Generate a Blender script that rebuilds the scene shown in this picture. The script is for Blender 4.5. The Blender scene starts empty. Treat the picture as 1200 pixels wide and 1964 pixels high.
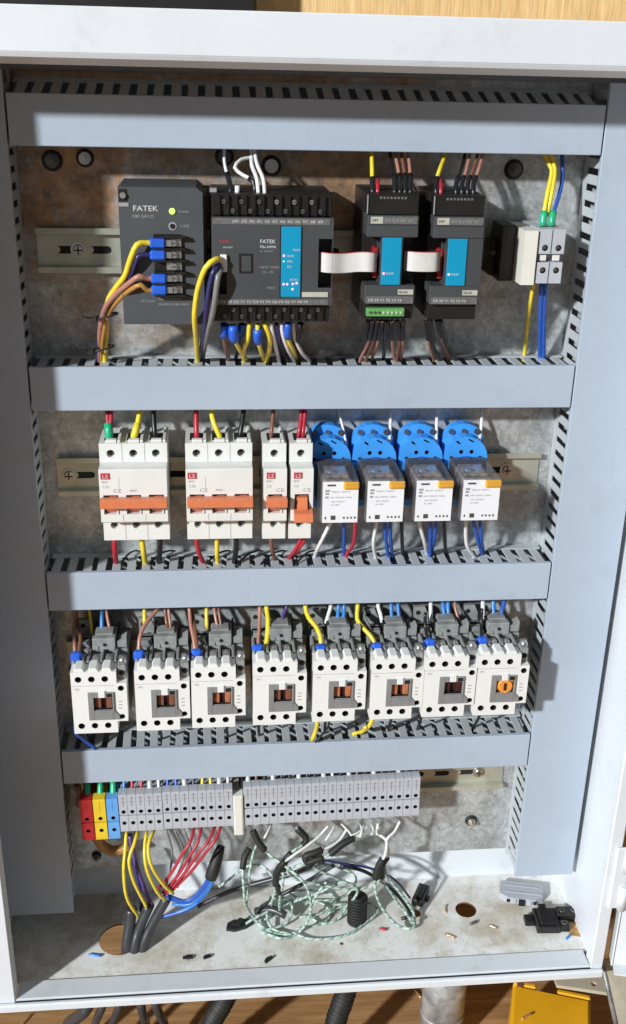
import bpy, bmesh, math, random
from mathutils import Vector, Matrix
from mathutils.geometry import tessellate_polygon
random.seed(7)
MM = 0.001
SC = bpy.context.scene
COL = SC.collection

# ------------------------------------------------------------------ camera
CP = Vector((-49.127, -858.777, 303.431))
CR = Vector((0.9954133, -0.09321258, 0.02153531))
CD = Vector((-0.01613751, -0.38547851, -0.92257569))
CF = Vector((0.09429705, 0.91799659, -0.38521465))
FPX = 2005.752
cam = bpy.data.cameras.new("camera")
cam.sensor_fit = 'VERTICAL'
cam.sensor_height = 36.0
cam.lens = FPX / 1964.0 * 36.0
cam.clip_start = 0.02
cam.clip_end = 60
cam_o = bpy.data.objects.new("camera", cam)
COL.objects.link(cam_o)
m3 = Matrix((CR, -CD, -CF)).transposed()
cam_o.matrix_world = Matrix.Translation(CP * MM) @ m3.to_4x4()
SC.camera = cam_o

# ------------------------------------------------------------------ light
world = bpy.data.worlds.new("World")
SC.world = world
world.use_nodes = True
bg = world.node_tree.nodes["Background"]
bg.inputs[0].default_value = (0.93, 0.97, 1.0, 1)
bg.inputs[1].default_value = 0.17
LD = Vector((1.05, 1.0, -0.60)).normalized()
la = bpy.data.lights.new("work_lamp", 'AREA')
la.shape = 'DISK'
la.size = 0.58
la.energy = 2150.0
la.color = (0.955, 0.985, 1.0)
lo = bpy.data.objects.new("work_lamp", la)
COL.objects.link(lo)
lo.location = Vector((0.02, -0.04, -0.08)) - LD * 12.0
lo.rotation_euler = LD.to_track_quat('-Z', 'Y').to_euler()
SC.view_settings.view_transform = 'Standard'
SC.view_settings.look = 'None'
SC.view_settings.exposure = 0.0
SC.view_settings.gamma = 1.0
SC.cycles.use_denoising = True
SC.cycles.max_bounces = 6
SC.cycles.diffuse_bounces = 4
SC.cycles.transparent_max_bounces = 8


# ------------------------------------------------------------------ rays: a pixel of the 1200x1964 picture to a point in mm
def ray(px, py):
    return CR * ((px - 600) / FPX) + CD * ((py - 982) / FPX) + CF


def at(px, py, y):
    d = ray(px, py)
    return CP + d * ((y - CP.y) / d.y)


def onz(px, py, z):
    d = ray(px, py)
    return CP + d * ((z - CP.z) / d.z)


# ------------------------------------------------------------------ materials
def new_mat(name):
    m = bpy.data.materials.new(name)
    m.use_nodes = True
    nt = m.node_tree
    return m, nt, nt.nodes["Principled BSDF"]


def plastic(name, col, rough=0.45, var=0.10, scale=60.0, bump=0.12, metal=0.0, spec=0.5, dirt=None, dirt_amt=0.5, streak=0.0):
    m, nt, p = new_mat(name)
    n = nt.nodes
    tc = n.new("ShaderNodeTexCoord")
    nz = n.new("ShaderNodeTexNoise")
    nz.inputs["Scale"].default_value = scale
    nz.inputs["Detail"].default_value = 5
    nt.links.new(tc.outputs["Object"], nz.inputs["Vector"])
    cr = n.new("ShaderNodeValToRGB")
    a = [max(0, c * (1 - var)) for c in col]
    b = [min(1, c * (1 + var)) for c in col]
    cr.color_ramp.elements[0].position = 0.3
    cr.color_ramp.elements[1].position = 0.7
    cr.color_ramp.elements[0].color = (*a, 1)
    cr.color_ramp.elements[1].color = (*b, 1)
    nt.links.new(nz.outputs["Fac"], cr.inputs["Fac"])
    out = cr.outputs["Color"]
    if dirt:
        d2 = n.new("ShaderNodeTexNoise")
        d2.inputs["Scale"].default_value = 22
        d2.inputs["Detail"].default_value = 8
        d2.inputs["Roughness"].default_value = 0.68
        nt.links.new(tc.outputs["Object"], d2.inputs["Vector"])
        r2 = n.new("ShaderNodeValToRGB")
        r2.color_ramp.elements[0].position = 0.56
        r2.color_ramp.elements[1].position = 0.76
        r2.color_ramp.elements[0].color = (0, 0, 0, 1)
        r2.color_ramp.elements[1].color = (dirt_amt,) * 3 + (1,)
        nt.links.new(d2.outputs["Fac"], r2.inputs["Fac"])
        mx = n.new("ShaderNodeMixRGB")
        nt.links.new(r2.outputs["Color"], mx.inputs["Fac"])
        nt.links.new(out, mx.inputs["Color1"])
        mx.inputs["Color2"].default_value = (*dirt, 1)
        out = mx.outputs["Color"]
    if streak:
        for sv in ((9, 60, 420), (130, 60, 25)):
            mp = n.new("ShaderNodeMapping")
            mp.inputs["Scale"].default_value = sv
            mp.inputs["Rotation"].default_value = (0, 0.12, 0)
            nt.links.new(tc.outputs["Object"], mp.inputs["Vector"])
            n3 = n.new("ShaderNodeTexNoise")
            n3.inputs["Scale"].default_value = 1.0
            n3.inputs["Detail"].default_value = 3
            nt.links.new(mp.outputs[0], n3.inputs["Vector"])
            r3 = n.new("ShaderNodeValToRGB")
            r3.color_ramp.elements[0].position = 0.66
            r3.color_ramp.elements[1].position = 0.72
            r3.color_ramp.elements[0].color = (0, 0, 0, 1)
            r3.color_ramp.elements[1].color = (streak,) * 3 + (1,)
            nt.links.new(n3.outputs["Fac"], r3.inputs["Fac"])
            m3_ = n.new("ShaderNodeMixRGB")
            nt.links.new(r3.outputs["Color"], m3_.inputs["Fac"])
            nt.links.new(out, m3_.inputs["Color1"])
            m3_.inputs["Color2"].default_value = (*[c * 0.72 for c in col], 1)
            out = m3_.outputs["Color"]
    nt.links.new(out, p.inputs["Base Color"])
    p.inputs["Roughness"].default_value = rough
    p.inputs["Metallic"].default_value = metal
    p.inputs["Specular IOR Level"].default_value = spec
    if bump:
        bp = n.new("ShaderNodeBump")
        bp.inputs["Strength"].default_value = bump
        bp.inputs["Distance"].default_value = 0.0006
        nb = n.new("ShaderNodeTexNoise")
        nb.inputs["Scale"].default_value = 500
        nb.inputs["Detail"].default_value = 3
        nt.links.new(tc.outputs["Object"], nb.inputs["Vector"])
        nt.links.new(nb.outputs["Fac"], bp.inputs["Height"])
        nt.links.new(bp.outputs["Normal"], p.inputs["Normal"])
    return m


def ramp(nt, src, stops):
    r = nt.nodes.new("ShaderNodeValToRGB")
    e = r.color_ramp.elements
    while len(e) < len(stops):
        e.new(0.5)
    for k, (pos, c) in enumerate(stops):
        e[k].position = pos
        e[k].color = (*c, 1) if len(c) == 3 else c
    nt.links.new(src, r.inputs["Fac"])
    return r.outputs["Color"]


def noise(nt, vec, scale, detail=6, rough=0.6):
    n = nt.nodes.new("ShaderNodeTexNoise")
    n.inputs["Scale"].default_value = scale
    n.inputs["Detail"].default_value = detail
    n.inputs["Roughness"].default_value = rough
    nt.links.new(vec, n.inputs["Vector"])
    return n.outputs["Fac"]


def mix(nt, fac, a, b, mode='MIX'):
    n = nt.nodes.new("ShaderNodeMixRGB")
    n.blend_type = mode
    for s, v in (("Fac", fac), ("Color1", a), ("Color2", b)):
        if hasattr(v, "is_linked"):
            nt.links.new(v, n.inputs[s])
        elif isinstance(v, (int, float)):
            n.inputs[s].default_value = v
        else:
            n.inputs[s].default_value = (*v, 1)
    return n.outputs["Color"]


def math_node(nt, op, a, b=None, clamp=False):
    n = nt.nodes.new("ShaderNodeMath")
    n.operation = op
    n.use_clamp = clamp
    for k, v in enumerate((a, b)):
        if v is None:
            continue
        if hasattr(v, "is_linked"):
            nt.links.new(v, n.inputs[k])
        else:
            n.inputs[k].default_value = v
    return n.outputs[0]


def galvanised(name):
    m, nt, p = new_mat(name)
    tc = nt.nodes.new("ShaderNodeTexCoord").outputs["Object"]
    vo = nt.nodes.new("ShaderNodeTexVoronoi")
    vo.inputs["Scale"].default_value = 190
    dist = nt.nodes.new("ShaderNodeTexNoise")
    dist.inputs["Scale"].default_value = 120
    dist.inputs["Detail"].default_value = 6
    nt.links.new(tc, dist.inputs["Vector"])
    add = mix(nt, 0.02, tc, dist.outputs["Color"], 'ADD')
    nt.links.new(add, vo.inputs["Vector"])
    sp = ramp(nt, vo.outputs["Color"], [(0.1, (0.46, 0.485, 0.49)), (0.5, (0.56, 0.585, 0.59)), (0.9, (0.68, 0.70, 0.705))])
    gr = ramp(nt, noise(nt, tc, 150, 10, 0.8), [(0.34, (0.62, 0.62, 0.61)), (0.60, (1.05, 1.05, 1.05))])
    sp = mix(nt, 0.9, sp, gr, 'MULTIPLY')
    big = ramp(nt, noise(nt, tc, 16, 9, 0.75), [(0.36, (0.60, 0.60, 0.59)), (0.58, (1.08, 1.08, 1.08))])
    c = mix(nt, 0.85, sp, big, 'MULTIPLY')
    # brown storage stain: broad patches, mostly on the upper third of the plate
    sep = nt.nodes.new("ShaderNodeSeparateXYZ")
    nt.links.new(tc, sep.inputs[0])
    up = nt.nodes.new("ShaderNodeMapRange")
    up.inputs[1].default_value = 0.02
    up.inputs[2].default_value = 0.26
    up.inputs[3].default_value = 0.05
    up.inputs[4].default_value = 0.33
    nt.links.new(sep.outputs[2], up.inputs[0])
    lf = nt.nodes.new("ShaderNodeMapRange")
    lf.inputs[1].default_value = 0.06
    lf.inputs[2].default_value = 0.20
    lf.inputs[3].default_value = 0.0
    lf.inputs[4].default_value = 0.30
    nt.links.new(sep.outputs[0], lf.inputs[0])
    st = math_node(nt, 'ADD', noise(nt, tc, 12, 9, 0.75), up.outputs[0])
    st = math_node(nt, 'SUBTRACT', st, lf.outputs[0])
    stm = ramp(nt, st, [(0.60, (0, 0, 0)), (0.82, (0.85, 0.85, 0.85))])
    brown = ramp(nt, noise(nt, tc, 60, 6, 0.7), [(0.35, (0.14, 0.072, 0.030)), (0.65, (0.54, 0.28, 0.11))])
    c = mix(nt, stm, c, brown)
    speck = ramp(nt, noise(nt, tc, 260, 4, 0.7), [(0.60, (0, 0, 0)), (0.70, (0.5, 0.5, 0.5))])
    c = mix(nt, speck, c, (0.10, 0.095, 0.085))
    nt.links.new(c, p.inputs["Base Color"])
    p.inputs["Metallic"].default_value = 0.42
    rr = ramp(nt, noise(nt, tc, 30), [(0.3, (0.26,) * 3), (0.7, (0.46,) * 3)])
    nt.links.new(rr, p.inputs["Roughness"])
    return m


def wood(name, c0, c1, axis, sc=1.0):
    m, nt, p = new_mat(name)
    tc = nt.nodes.new("ShaderNodeTexCoord").outputs["Object"]
    mp = nt.nodes.new("ShaderNodeMapping")
    s = {'X': (2.0, 34, 34), 'Z': (34, 34, 2.0)}[axis]
    mp.inputs["Scale"].default_value = [v * sc for v in s]
    nt.links.new(tc, mp.inputs["Vector"])
    g = noise(nt, mp.outputs[0], 3.0, 8, 0.65)
    c = ramp(nt, g, [(0.30, c0), (0.55, [(a + b) / 2 for a, b in zip(c0, c1)]), (0.72, c1)])
    f = noise(nt, mp.outputs[0], 14.0, 3, 0.6)
    c = mix(nt, 0.45, c, ramp(nt, f, [(0.35, (0.55, 0.55, 0.55)), (0.65, (1.15, 1.15, 1.15))]), 'MULTIPLY')
    nt.links.new(c, p.inputs["Base Color"])
    p.inputs["Roughness"].default_value = 0.42
    return m


def dirty_floor(name):
    m, nt, p = new_mat(name)
    tc = nt.nodes.new("ShaderNodeTexCoord").outputs["Object"]
    base = ramp(nt, noise(nt, tc, 14, 8, 0.7), [(0.33, (0.48, 0.43, 0.34)), (0.45, (0.65, 0.625, 0.56)), (0.56, (0.80, 0.805, 0.79))])
    mud = ramp(nt, noise(nt, tc, 45, 8, 0.75), [(0.51, (0, 0, 0)), (0.70, (0.65, 0.65, 0.65))])
    base = mix(nt, mud, base, (0.38, 0.31, 0.21))
    rust = ramp(nt, noise(nt, tc, 20, 6, 0.7), [(0.66, (0, 0, 0)), (0.76, (0.7, 0.7, 0.7))])
    base = mix(nt, rust, base, (0.42, 0.20, 0.07))
    sp = ramp(nt, noise(nt, tc, 300, 3, 0.6), [(0.65, (0, 0, 0)), (0.71, (0.7, 0.7, 0.7))])
    base = mix(nt, sp, base, (0.16, 0.13, 0.10))
    nt.links.new(base, p.inputs["Base Color"])
    p.inputs["Roughness"].default_value = 0.8
    return m


def glow(name, col, strength):
    m, nt, p = new_mat(name)
    p.inputs["Base Color"].default_value = (*col, 1)
    p.inputs["Emission Color"].default_value = (*col, 1)
    p.inputs["Emission Strength"].default_value = strength
    return m


def clear(name, col, alpha):
    m, nt, p = new_mat(name)
    p.inputs["Base Color"].default_value = (*col, 1)
    p.inputs["Roughness"].default_value = 0.08
    p.inputs["Alpha"].default_value = alpha
    return m


PAINT = plastic("cabinet_paint", (0.70, 0.735, 0.775), 0.38, 0.035, 9, 0.10, dirt=(0.52, 0.52, 0.51), dirt_amt=0.55, streak=0.07)
DUCT = plastic("duct_pvc", (0.395, 0.465, 0.555), 0.40, 0.05, 7, 0.10, dirt=(0.33, 0.37, 0.42), dirt_amt=0.55, streak=0.09)
DUCT2 = plastic("duct_base_pvc", (0.45, 0.485, 0.51), 0.5, 0.05, 20, 0.08)
DARKGAP = plastic("dark_gap", (0.012, 0.012, 0.013), 0.8, 0.05, 20, 0)
PLATE = galvanised("galvanised_steel")
RAILM = plastic("yellow_zinc", (0.50, 0.505, 0.42), 0.28, 0.22, 26, 0.06, metal=0.45, dirt=(0.30, 0.25, 0.14), dirt_amt=0.5)
STEEL = plastic("bright_steel", (0.62, 0.61, 0.58), 0.28, 0.15, 90, 0.05, metal=0.85)
SCREW = plastic("screw_steel", (0.16, 0.155, 0.15), 0.42, 0.25, 120, 0.1, metal=0.7)
RUBBER = plastic("black_rubber", (0.018, 0.018, 0.017), 0.6, 0.25, 60, 0.2)
CHAR = plastic("charcoal_plastic", (0.058, 0.063, 0.067), 0.42, 0.08, 40, 0.15)
PSUM = plastic("power_supply_case", (0.066, 0.073, 0.080), 0.46, 0.07, 40, 0.15)
BLACK = plastic("black_plastic", (0.014, 0.012, 0.012), 0.38, 0.2, 40, 0.1)
TEAL = plastic("teal_panel", (0.004, 0.285, 0.50), 0.35, 0.04, 40, 0.03)
STRIP = plastic("terminal_strip_print", (0.13, 0.13, 0.13), 0.5, 0.25, 400, 0.05)
PALE = plastic("pale_sticker", (0.46, 0.46, 0.38), 0.55, 0.06, 200, 0.03)
PRINT = plastic("white_print", (0.62, 0.62, 0.60), 0.6, 0.05, 300, 0)
GPRINT = plastic("grey_print", (0.30, 0.30, 0.31), 0.6, 0.05, 300, 0)
RPRINT = plastic("red_print", (0.50, 0.035, 0.05), 0.5, 0.08, 300, 0)
WHITE = plastic("white_plastic", (0.735, 0.735, 0.705), 0.36, 0.03, 50, 0.06, dirt=(0.62, 0.62, 0.58), dirt_amt=0.2)
CWHITE = plastic("contactor_white", (0.77, 0.775, 0.755), 0.40, 0.03, 60, 0.08, dirt=(0.60, 0.60, 0.57), dirt_amt=0.25)
ORANGE = plastic("orange_lever", (0.66, 0.195, 0.085), 0.38, 0.08, 120, 0.06)
CGREY = plastic("contactor_grey", (0.26, 0.27, 0.265), 0.5, 0.25, 90, 0.15, dirt=(0.34, 0.34, 0.32), dirt_amt=0.4)
WGREY = plastic("window_grey", (0.235, 0.240, 0.245), 0.45, 0.08, 80, 0.1)
BROWN = plastic("brown_core", (0.20, 0.075, 0.045), 0.5, 0.3, 250, 0.1)
OCORE = plastic("orange_core", (0.80, 0.30, 0.05), 0.4, 0.12, 150, 0.05)
DBROWN = plastic("dark_core", (0.045, 0.012, 0.010), 0.5, 0.3, 150, 0.05)
RBLUE = plastic("socket_blue", (0.05, 0.32, 0.84), 0.40, 0.07, 60, 0.08)
TBLUE = plastic("lug_blue", (0.022, 0.115, 0.62), 0.38, 0.15, 120, 0.08)
LABEL = plastic("white_label", (0.80, 0.81, 0.84), 0.42, 0.02, 60, 0)
AMBER = plastic("amber_lever", (0.72, 0.36, 0.045), 0.35, 0.12, 160, 0.05)
CLEAR = clear("clear_cover", (0.34, 0.33, 0.36), 0.20)
RGUTS = plastic("relay_works", (0.20, 0.17, 0.155), 0.45, 0.75, 160, 0.1)
TGREY = plastic("terminal_grey", (0.455, 0.475, 0.52), 0.46, 0.06, 60, 0.08)
TRED = plastic("terminal_red", (0.36, 0.018, 0.022), 0.42, 0.1, 60, 0.08)
TYEL = plastic("terminal_yellow", (0.74, 0.52, 0.03), 0.42, 0.08, 60, 0.08)
TBLU = plastic("terminal_blue", (0.13, 0.36, 0.74), 0.42, 0.08, 60, 0.08)
CREAM = plastic("cream_end_stop", (0.72, 0.71, 0.64), 0.45, 0.04, 50, 0.05)
HOLE = plastic("hole_dark", (0.006, 0.006, 0.006), 0.8, 0.05, 50, 0)
FLOORM = dirty_floor("dirty_painted_floor")
WOODF = wood("table_wood", (0.30, 0.155, 0.06), (0.56, 0.335, 0.155), 'X')
WOODW = wood("wood_panel", (0.74, 0.47, 0.20), (0.95, 0.68, 0.35), 'Z', 1.3)
RUSTD = plastic("rust_brown", (0.20, 0.075, 0.03), 0.75, 0.35, 120, 0.2)
YBOX = plastic("yellow_box_plastic", (0.78, 0.40, 0.012), 0.42, 0.07, 25, 0.12, dirt=(0.60, 0.27, 0.02), dirt_amt=0.4)
ZINC = plastic("zinc_pipe", (0.34, 0.34, 0.335), 0.48, 0.5, 70, 0.2, metal=0.35, dirt=(0.52, 0.52, 0.50), dirt_amt=0.6)
BEIGE = plastic("beige_steel", (0.42, 0.385, 0.30), 0.6, 0.15, 30, 0.15, dirt=(0.30, 0.26, 0.18), dirt_amt=0.6)
COPPER = plastic("copper_bit", (0.80, 0.52, 0.32), 0.3, 0.2, 200, 0, metal=0.8)
LEDG = glow("green_led", (0.55, 1.0, 0.12), 1.3)
LEDP = glow("pink_led", (1.0, 0.42, 0.72), 0.9)
RIBBON = plastic("ribbon_grey", (0.62, 0.60, 0.58), 0.5, 0.05, 100, 0.03)
GREENC = plastic("green_connector", (0.12, 0.36, 0.10), 0.45, 0.2, 120, 0.08)

WCOL = {
    'yellow': (0.80, 0.63, 0.045), 'blue': (0.025, 0.10, 0.46), 'navy': (0.03, 0.028, 0.13), 'black': (0.012, 0.012, 0.014),
    'white': (0.76, 0.75, 0.74), 'red': (0.44, 0.025, 0.045), 'brown': (0.20, 0.085, 0.055), 'pink': (0.42, 0.20, 0.15), 'orange': (0.44, 0.22, 0.05),
    'green': (0.02, 0.40, 0.20), 'grey': (0.20, 0.20, 0.20), 'purple': (0.10, 0.06, 0.22), 'sky': (0.04, 0.22, 0.58), 'sheath': (0.045, 0.045, 0.05),
}
WM = {k: plastic("insulation_" + k, v, 0.34, 0.10, 140, 0.06) for k, v in WCOL.items()}
BRAID = [plastic("braid_white", (0.52, 0.62, 0.57), 0.6, 0.2, 200, 0.05), plastic("braid_green", (0.12, 0.27, 0.20), 0.6, 0.15, 200, 0.05),
         plastic("braid_pale", (0.34, 0.49, 0.42), 0.6, 0.2, 200, 0.05), WM["white"]]


# ------------------------------------------------------------------ mesh builder (all in mm)
class MB:
    def __init__(self):
        self.v, self.f, self.mi, self.sm = [], [], [], []

    def add(self, verts, faces, m=0, s=False):
        o = len(self.v)
        self.v += [tuple(p) for p in verts]
        for f in faces:
            self.f.append([o + i for i in f])
            self.mi.append(m)
            self.sm.append(s)
        return self

    def box(self, x0, x1, y0, y1, z0, z1, m=0, b=0.0):
        if b <= 0:
            v = [(x, y, z) for x in (x0, x1) for y in (y0, y1) for z in (z0, z1)]
            f = [(0, 1, 3, 2), (4, 6, 7, 5), (0, 4, 5, 1), (2, 3, 7, 6), (0, 2, 6, 4), (1, 5, 7, 3)]
            return self.add(v, f, m)
        lo, hi = (x0, y0, z0), (x1, y1, z1)
        b = min(b, *[abs(hi[k] - lo[k]) * 0.45 for k in range(3)])
        v, idx = [], {}
        for sx in (0, 1):
            for sy in (0, 1):
                for sz in (0, 1):
                    s = (sx, sy, sz)
                    for ax in range(3):
                        p = []
                        for k in range(3):
                            c = hi[k] if s[k] else lo[k]
                            if k != ax:
                                c += -b if s[k] else b
                            p.append(c)
                        idx[(s, ax)] = len(v)
                        v.append(tuple(p))
        f = []
        for ax in range(3):
            o = [k for k in range(3) if k != ax]
            for sd in (0, 1):
                q = []
                for a, c in ((0, 0), (1, 0), (1, 1), (0, 1)):
                    s = [0, 0, 0]
                    s[ax], s[o[0]], s[o[1]] = sd, a, c
                    q.append(idx[(tuple(s), ax)])
                f.append(q)
            for a in (0, 1):
                for c in (0, 1):
                    s0, s1 = [0, 0, 0], [0, 0, 0]
                    s0[o[0]] = s1[o[0]] = a
                    s0[o[1]] = s1[o[1]] = c
                    s0[ax], s1[ax] = 0, 1
                    f.append([idx[(tuple(s0), o[0])], idx[(tuple(s1), o[0])], idx[(tuple(s1), o[1])], idx[(tuple(s0), o[1])]])
        for sx in (0, 1):
            for sy in (0, 1):
                for sz in (0, 1):
                    f.append([idx[((sx, sy, sz), k)] for k in range(3)])
        return self.add(v, f, m)

    def cyl(self, p0, p1, r, n=14, m=0, r2=None, caps=True, mcap=None):
        p0, p1 = Vector(p0), Vector(p1)
        d = (p1 - p0).normalized()
        u = d.orthogonal().normalized()
        w = d.cross(u)
        r2 = r if r2 is None else r2
        a = [p0 + (u * math.cos(t) + w * math.sin(t)) * r for t in [2 * math.pi * k / n for k in range(n)]]
        c = [p1 + (u * math.cos(t) + w * math.sin(t)) * r2 for t in [2 * math.pi * k / n for k in range(n)]]
        self.add(a + c, [(k, (k + 1) % n, n + (k + 1) % n, n + k) for k in range(n)], m, True)
        if caps:
            mc = m if mcap is None else mcap
            self.add(a, [list(range(n))], mc)
            self.add(c, [list(range(n))], mc)
        return self

    def tube(self, pts, r, n=7, m=0, caps=True, pick=None):
        pts = [Vector(p) for p in pts]
        t = (pts[1] - pts[0]).normalized()
        u = t.orthogonal().normalized()
        V, F, MI = [], [], []
        for k, p in enumerate(pts):
            a = pts[max(0, k - 1)]
            b = pts[min(len(pts) - 1, k + 1)]
            t2 = (b - a)
            if t2.length > 1e-6:
                t2.normalize()
                u = (u - t2 * u.dot(t2))
                u = u.normalized() if u.length > 1e-6 else t2.orthogonal().normalized()
                t = t2
            w = t.cross(u)
            rr = r(k / (len(pts) - 1)) if callable(r) else r
            for j in range(n):
                an = 2 * math.pi * j / n
                V.append(p + (u * math.cos(an) + w * math.sin(an)) * rr)
        o = len(self.v)
        self.v += [tuple(p) for p in V]
        for k in range(len(pts) - 1):
            for j in range(n):
                self.f.append([o + k * n + j, o + k * n + (j + 1) % n, o + (k + 1) * n + (j + 1) % n, o + (k + 1) * n + j])
                self.mi.append(pick(k, j) if pick else m)
                self.sm.append(True)
        if caps:
            for base in (0, (len(pts) - 1) * n):
                self.f.append([o + base + j for j in range(n)])
                self.mi.append(m)
                self.sm.append(False)
        return self

    def prism(self, prof, axis, a0, a1, m=0):
        # prof: list of (u, v); axis 'X': (y,z), 'Y': (x,z), 'Z': (x,y)
        def P(u, v, a):
            return {'X': (a, u, v), 'Y': (u, a, v), 'Z': (u, v, a)}[axis]
        n = len(prof)
        A = [P(u, v, a0) for u, v in prof]
        B = [P(u, v, a1) for u, v in prof]
        self.add(A + B, [(k, (k + 1) % n, n + (k + 1) % n, n + k) for k in range(n)], m)
        tri = tessellate_polygon([[Vector((u, v, 0)) for u, v in prof]])
        self.add(A, tri, m)
        self.add(B, tri, m)
        return self

    def faceplate(self, outline, holes, y0, y1, m=0, depth=4.0, mh=1, mb=1, seg=12, axis='Y'):
        # a slab between y0 (front) and y1 with real round or polygonal pits: holes = (cx, cz, r) or a list of points
        def P(u, v, a):
            return (u, a, v) if axis == 'Y' else (u, v, a)
        sgn = 1 if y1 > y0 else -1
        loops = [list(outline)]
        for h in holes:
            if isinstance(h[0], (int, float)):
                loops.append([(h[0] + h[2] * math.cos(2 * math.pi * k / seg), h[1] + h[2] * math.sin(2 * math.pi * k / seg)) for k in range(seg)])
            else:
                loops.append(list(h))
        flat = [p for l in loops for p in l]
        tri = tessellate_polygon([[Vector((u, v, 0)) for u, v in l] for l in loops])
        self.add([P(u, v, y0) for u, v in flat], tri, m)
        n = len(outline)
        self.add([P(u, v, y0) for u, v in outline] + [P(u, v, y1) for u, v in outline], [(k, (k + 1) % n, n + (k + 1) % n, n + k) for k in range(n)], m)
        if depth is None:
            self.add([P(u, v, y1) for u, v in flat], tri, m)
        else:
            self.add([P(u, v, y1) for u, v in outline], tessellate_polygon([[Vector((u, v, 0)) for u, v in outline]]), m)
        for l in loops[1:]:
            q = len(l)
            yd = y1 if depth is None else y0 + sgn * depth
            self.add([P(u, v, y0) for u, v in l] + [P(u, v, yd) for u, v in l], [(k, (k + 1) % q, q + (k + 1) % q, q + k) for k in range(q)], mh)
            if depth is not None:
                self.add([P(u, v, yd) for u, v in l], tessellate_polygon([[Vector((u, v, 0)) for u, v in l]]), mb)
        return self

    def mesh(self, name, mats):
        me = bpy.data.meshes.new(name)
        me.from_pydata([(x * MM, y * MM, z * MM) for x, y, z in self.v], [], self.f)
        for mt in (mats if isinstance(mats, (list, tuple)) else [mats]):
            me.materials.append(mt)
        me.polygons.foreach_set("material_index", self.mi)
        me.polygons.foreach_set("use_smooth", self.sm)
        bm = bmesh.new()
        bm.from_mesh(me)
        bmesh.ops.remove_doubles(bm, verts=bm.verts, dist=1e-7)
        bmesh.ops.recalc_face_normals(bm, faces=bm.faces)
        bm.to_mesh(me)
        bm.free()
        me.update()
        return me

    def obj(self, name, mats, parent=None, loc=(0, 0, 0)):
        return link(self.mesh(name, mats), name, parent, loc)


def link(me, name, parent=None, loc=(0, 0, 0)):
    o = bpy.data.objects.new(name, me)
    COL.objects.link(o)
    o.parent = parent
    o.location = Vector(loc) * MM
    return o


def tag(o, label, cat, group=None):
    o["label"] = label
    o["category"] = cat
    if group:
        o["group"] = group
    return o


def thing(name, label, cat, loc=(0, 0, 0), group=None, roty=0.0, rotz=0.0):
    o = bpy.data.objects.new(name, None)
    COL.objects.link(o)
    o.empty_display_size = 0.01
    o.location = Vector(loc) * MM
    o.rotation_euler = (0, roty, rotz)
    return tag(o, label, cat, group)


def dup(root, loc, label, roty=None, swap=None):
    r = root.copy()
    COL.objects.link(r)
    r.location = Vector(loc) * MM
    if roty is not None:
        r.rotation_euler = (0, roty, 0)
    r["label"] = label
    for ch in list(root.children):
        c = ch.copy()
        COL.objects.link(c)
        c.parent = r
        for g in list(ch.children):
            d = g.copy()
            COL.objects.link(d)
            d.parent = c
    return r


_txt = {}


def text(s, size, x, y, z, mat, parent, name="lettering", align='LEFT', sx=1.0):
    key = (s, round(size, 3), mat.name, align, sx)
    if key not in _txt:
        cu = bpy.data.curves.new("t", 'FONT')
        cu.body = s
        cu.size = size * MM * 1.35
        cu.align_x = align
        cu.extrude = 0.00006
        cu.resolution_u = 2
        ob = bpy.data.objects.new("t", cu)
        COL.objects.link(ob)
        me = bpy.data.meshes.new_from_object(ob.evaluated_get(bpy.context.evaluated_depsgraph_get()))
        bpy.data.objects.remove(ob)
        me.transform(Matrix.Rotation(math.pi / 2, 4, 'X') @ Matrix.Diagonal((sx, 1, 1, 1)))
        me.materials.clear()
        me.materials.append(mat)
        _txt[key] = me
    return link(_txt[key], name, parent, (x, y - 0.08, z))


def spline(pts, step=4.0):
    P = [Vector(p) for p in pts]
    if len(P) == 2:
        n = max(2, int((P[1] - P[0]).length / 12) + 1)
        return [P[0].lerp(P[1], k / n) for k in range(n + 1)]
    E = [P[0] * 2 - P[1]] + P + [P[-1] * 2 - P[-2]]
    out = []
    for k in range(1, len(E) - 2):
        p0, p1, p2, p3 = E[k - 1:k + 3]
        n = max(2, int((p2 - p1).length / step))
        for j in range(n):
            t = j / n
            out.append(0.5 * ((2 * p1) + (p2 - p0) * t + (2 * p0 - 5 * p1 + 4 * p2 - p3) * t * t + (3 * p1 - p0 - 3 * p2 + p3) * t ** 3))
    out.append(P[-1])
    return out


def PT(p):
    # (px, py, y) or (px, py, 'z', z)
    if len(p) == 4:
        return onz(p[0], p[1], p[3])
    return at(*p)


def wire(pts, colour, label, group, r=1.35, up=0, down=0, sleeves=(), name="wire", cat="wire", step=4.0, n=7):
    P = [PT(p) if not isinstance(p, Vector) else p for p in pts]
    if up:
        P.insert(0, P[0] + Vector((0, 2, up)))
    if down:
        P.append(P[-1] + Vector((0, 2, -down)))
    S = spline(P, step)
    o = MB().tube(S, r, n).obj(name, WM[colour])
    tag(o, label, cat, group)
    for nm, a, b, rr, mt in sleeves:
        i0 = int(a * (len(S) - 1))
        i1 = max(i0 + 1, int(math.ceil(b * (len(S) - 1))))
        MB().tube(S[i0:i1 + 1], rr, 8).obj(nm, mt, o)
    return o


def tubes(pairs, r, name, mats, parent=None):
    mb = MB()
    for a, b in pairs:
        mb.cyl(a, b, r, 8)
    return mb.obj(name, mats, parent)


ORD = ["first", "second", "third", "fourth", "fifth", "sixth", "seventh", "eighth", "ninth", "tenth", "eleventh", "twelfth", "thirteenth",
       "fourteenth", "fifteenth", "sixteenth", "seventeenth", "eighteenth", "nineteenth", "twentieth", "twenty-first"]

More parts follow.
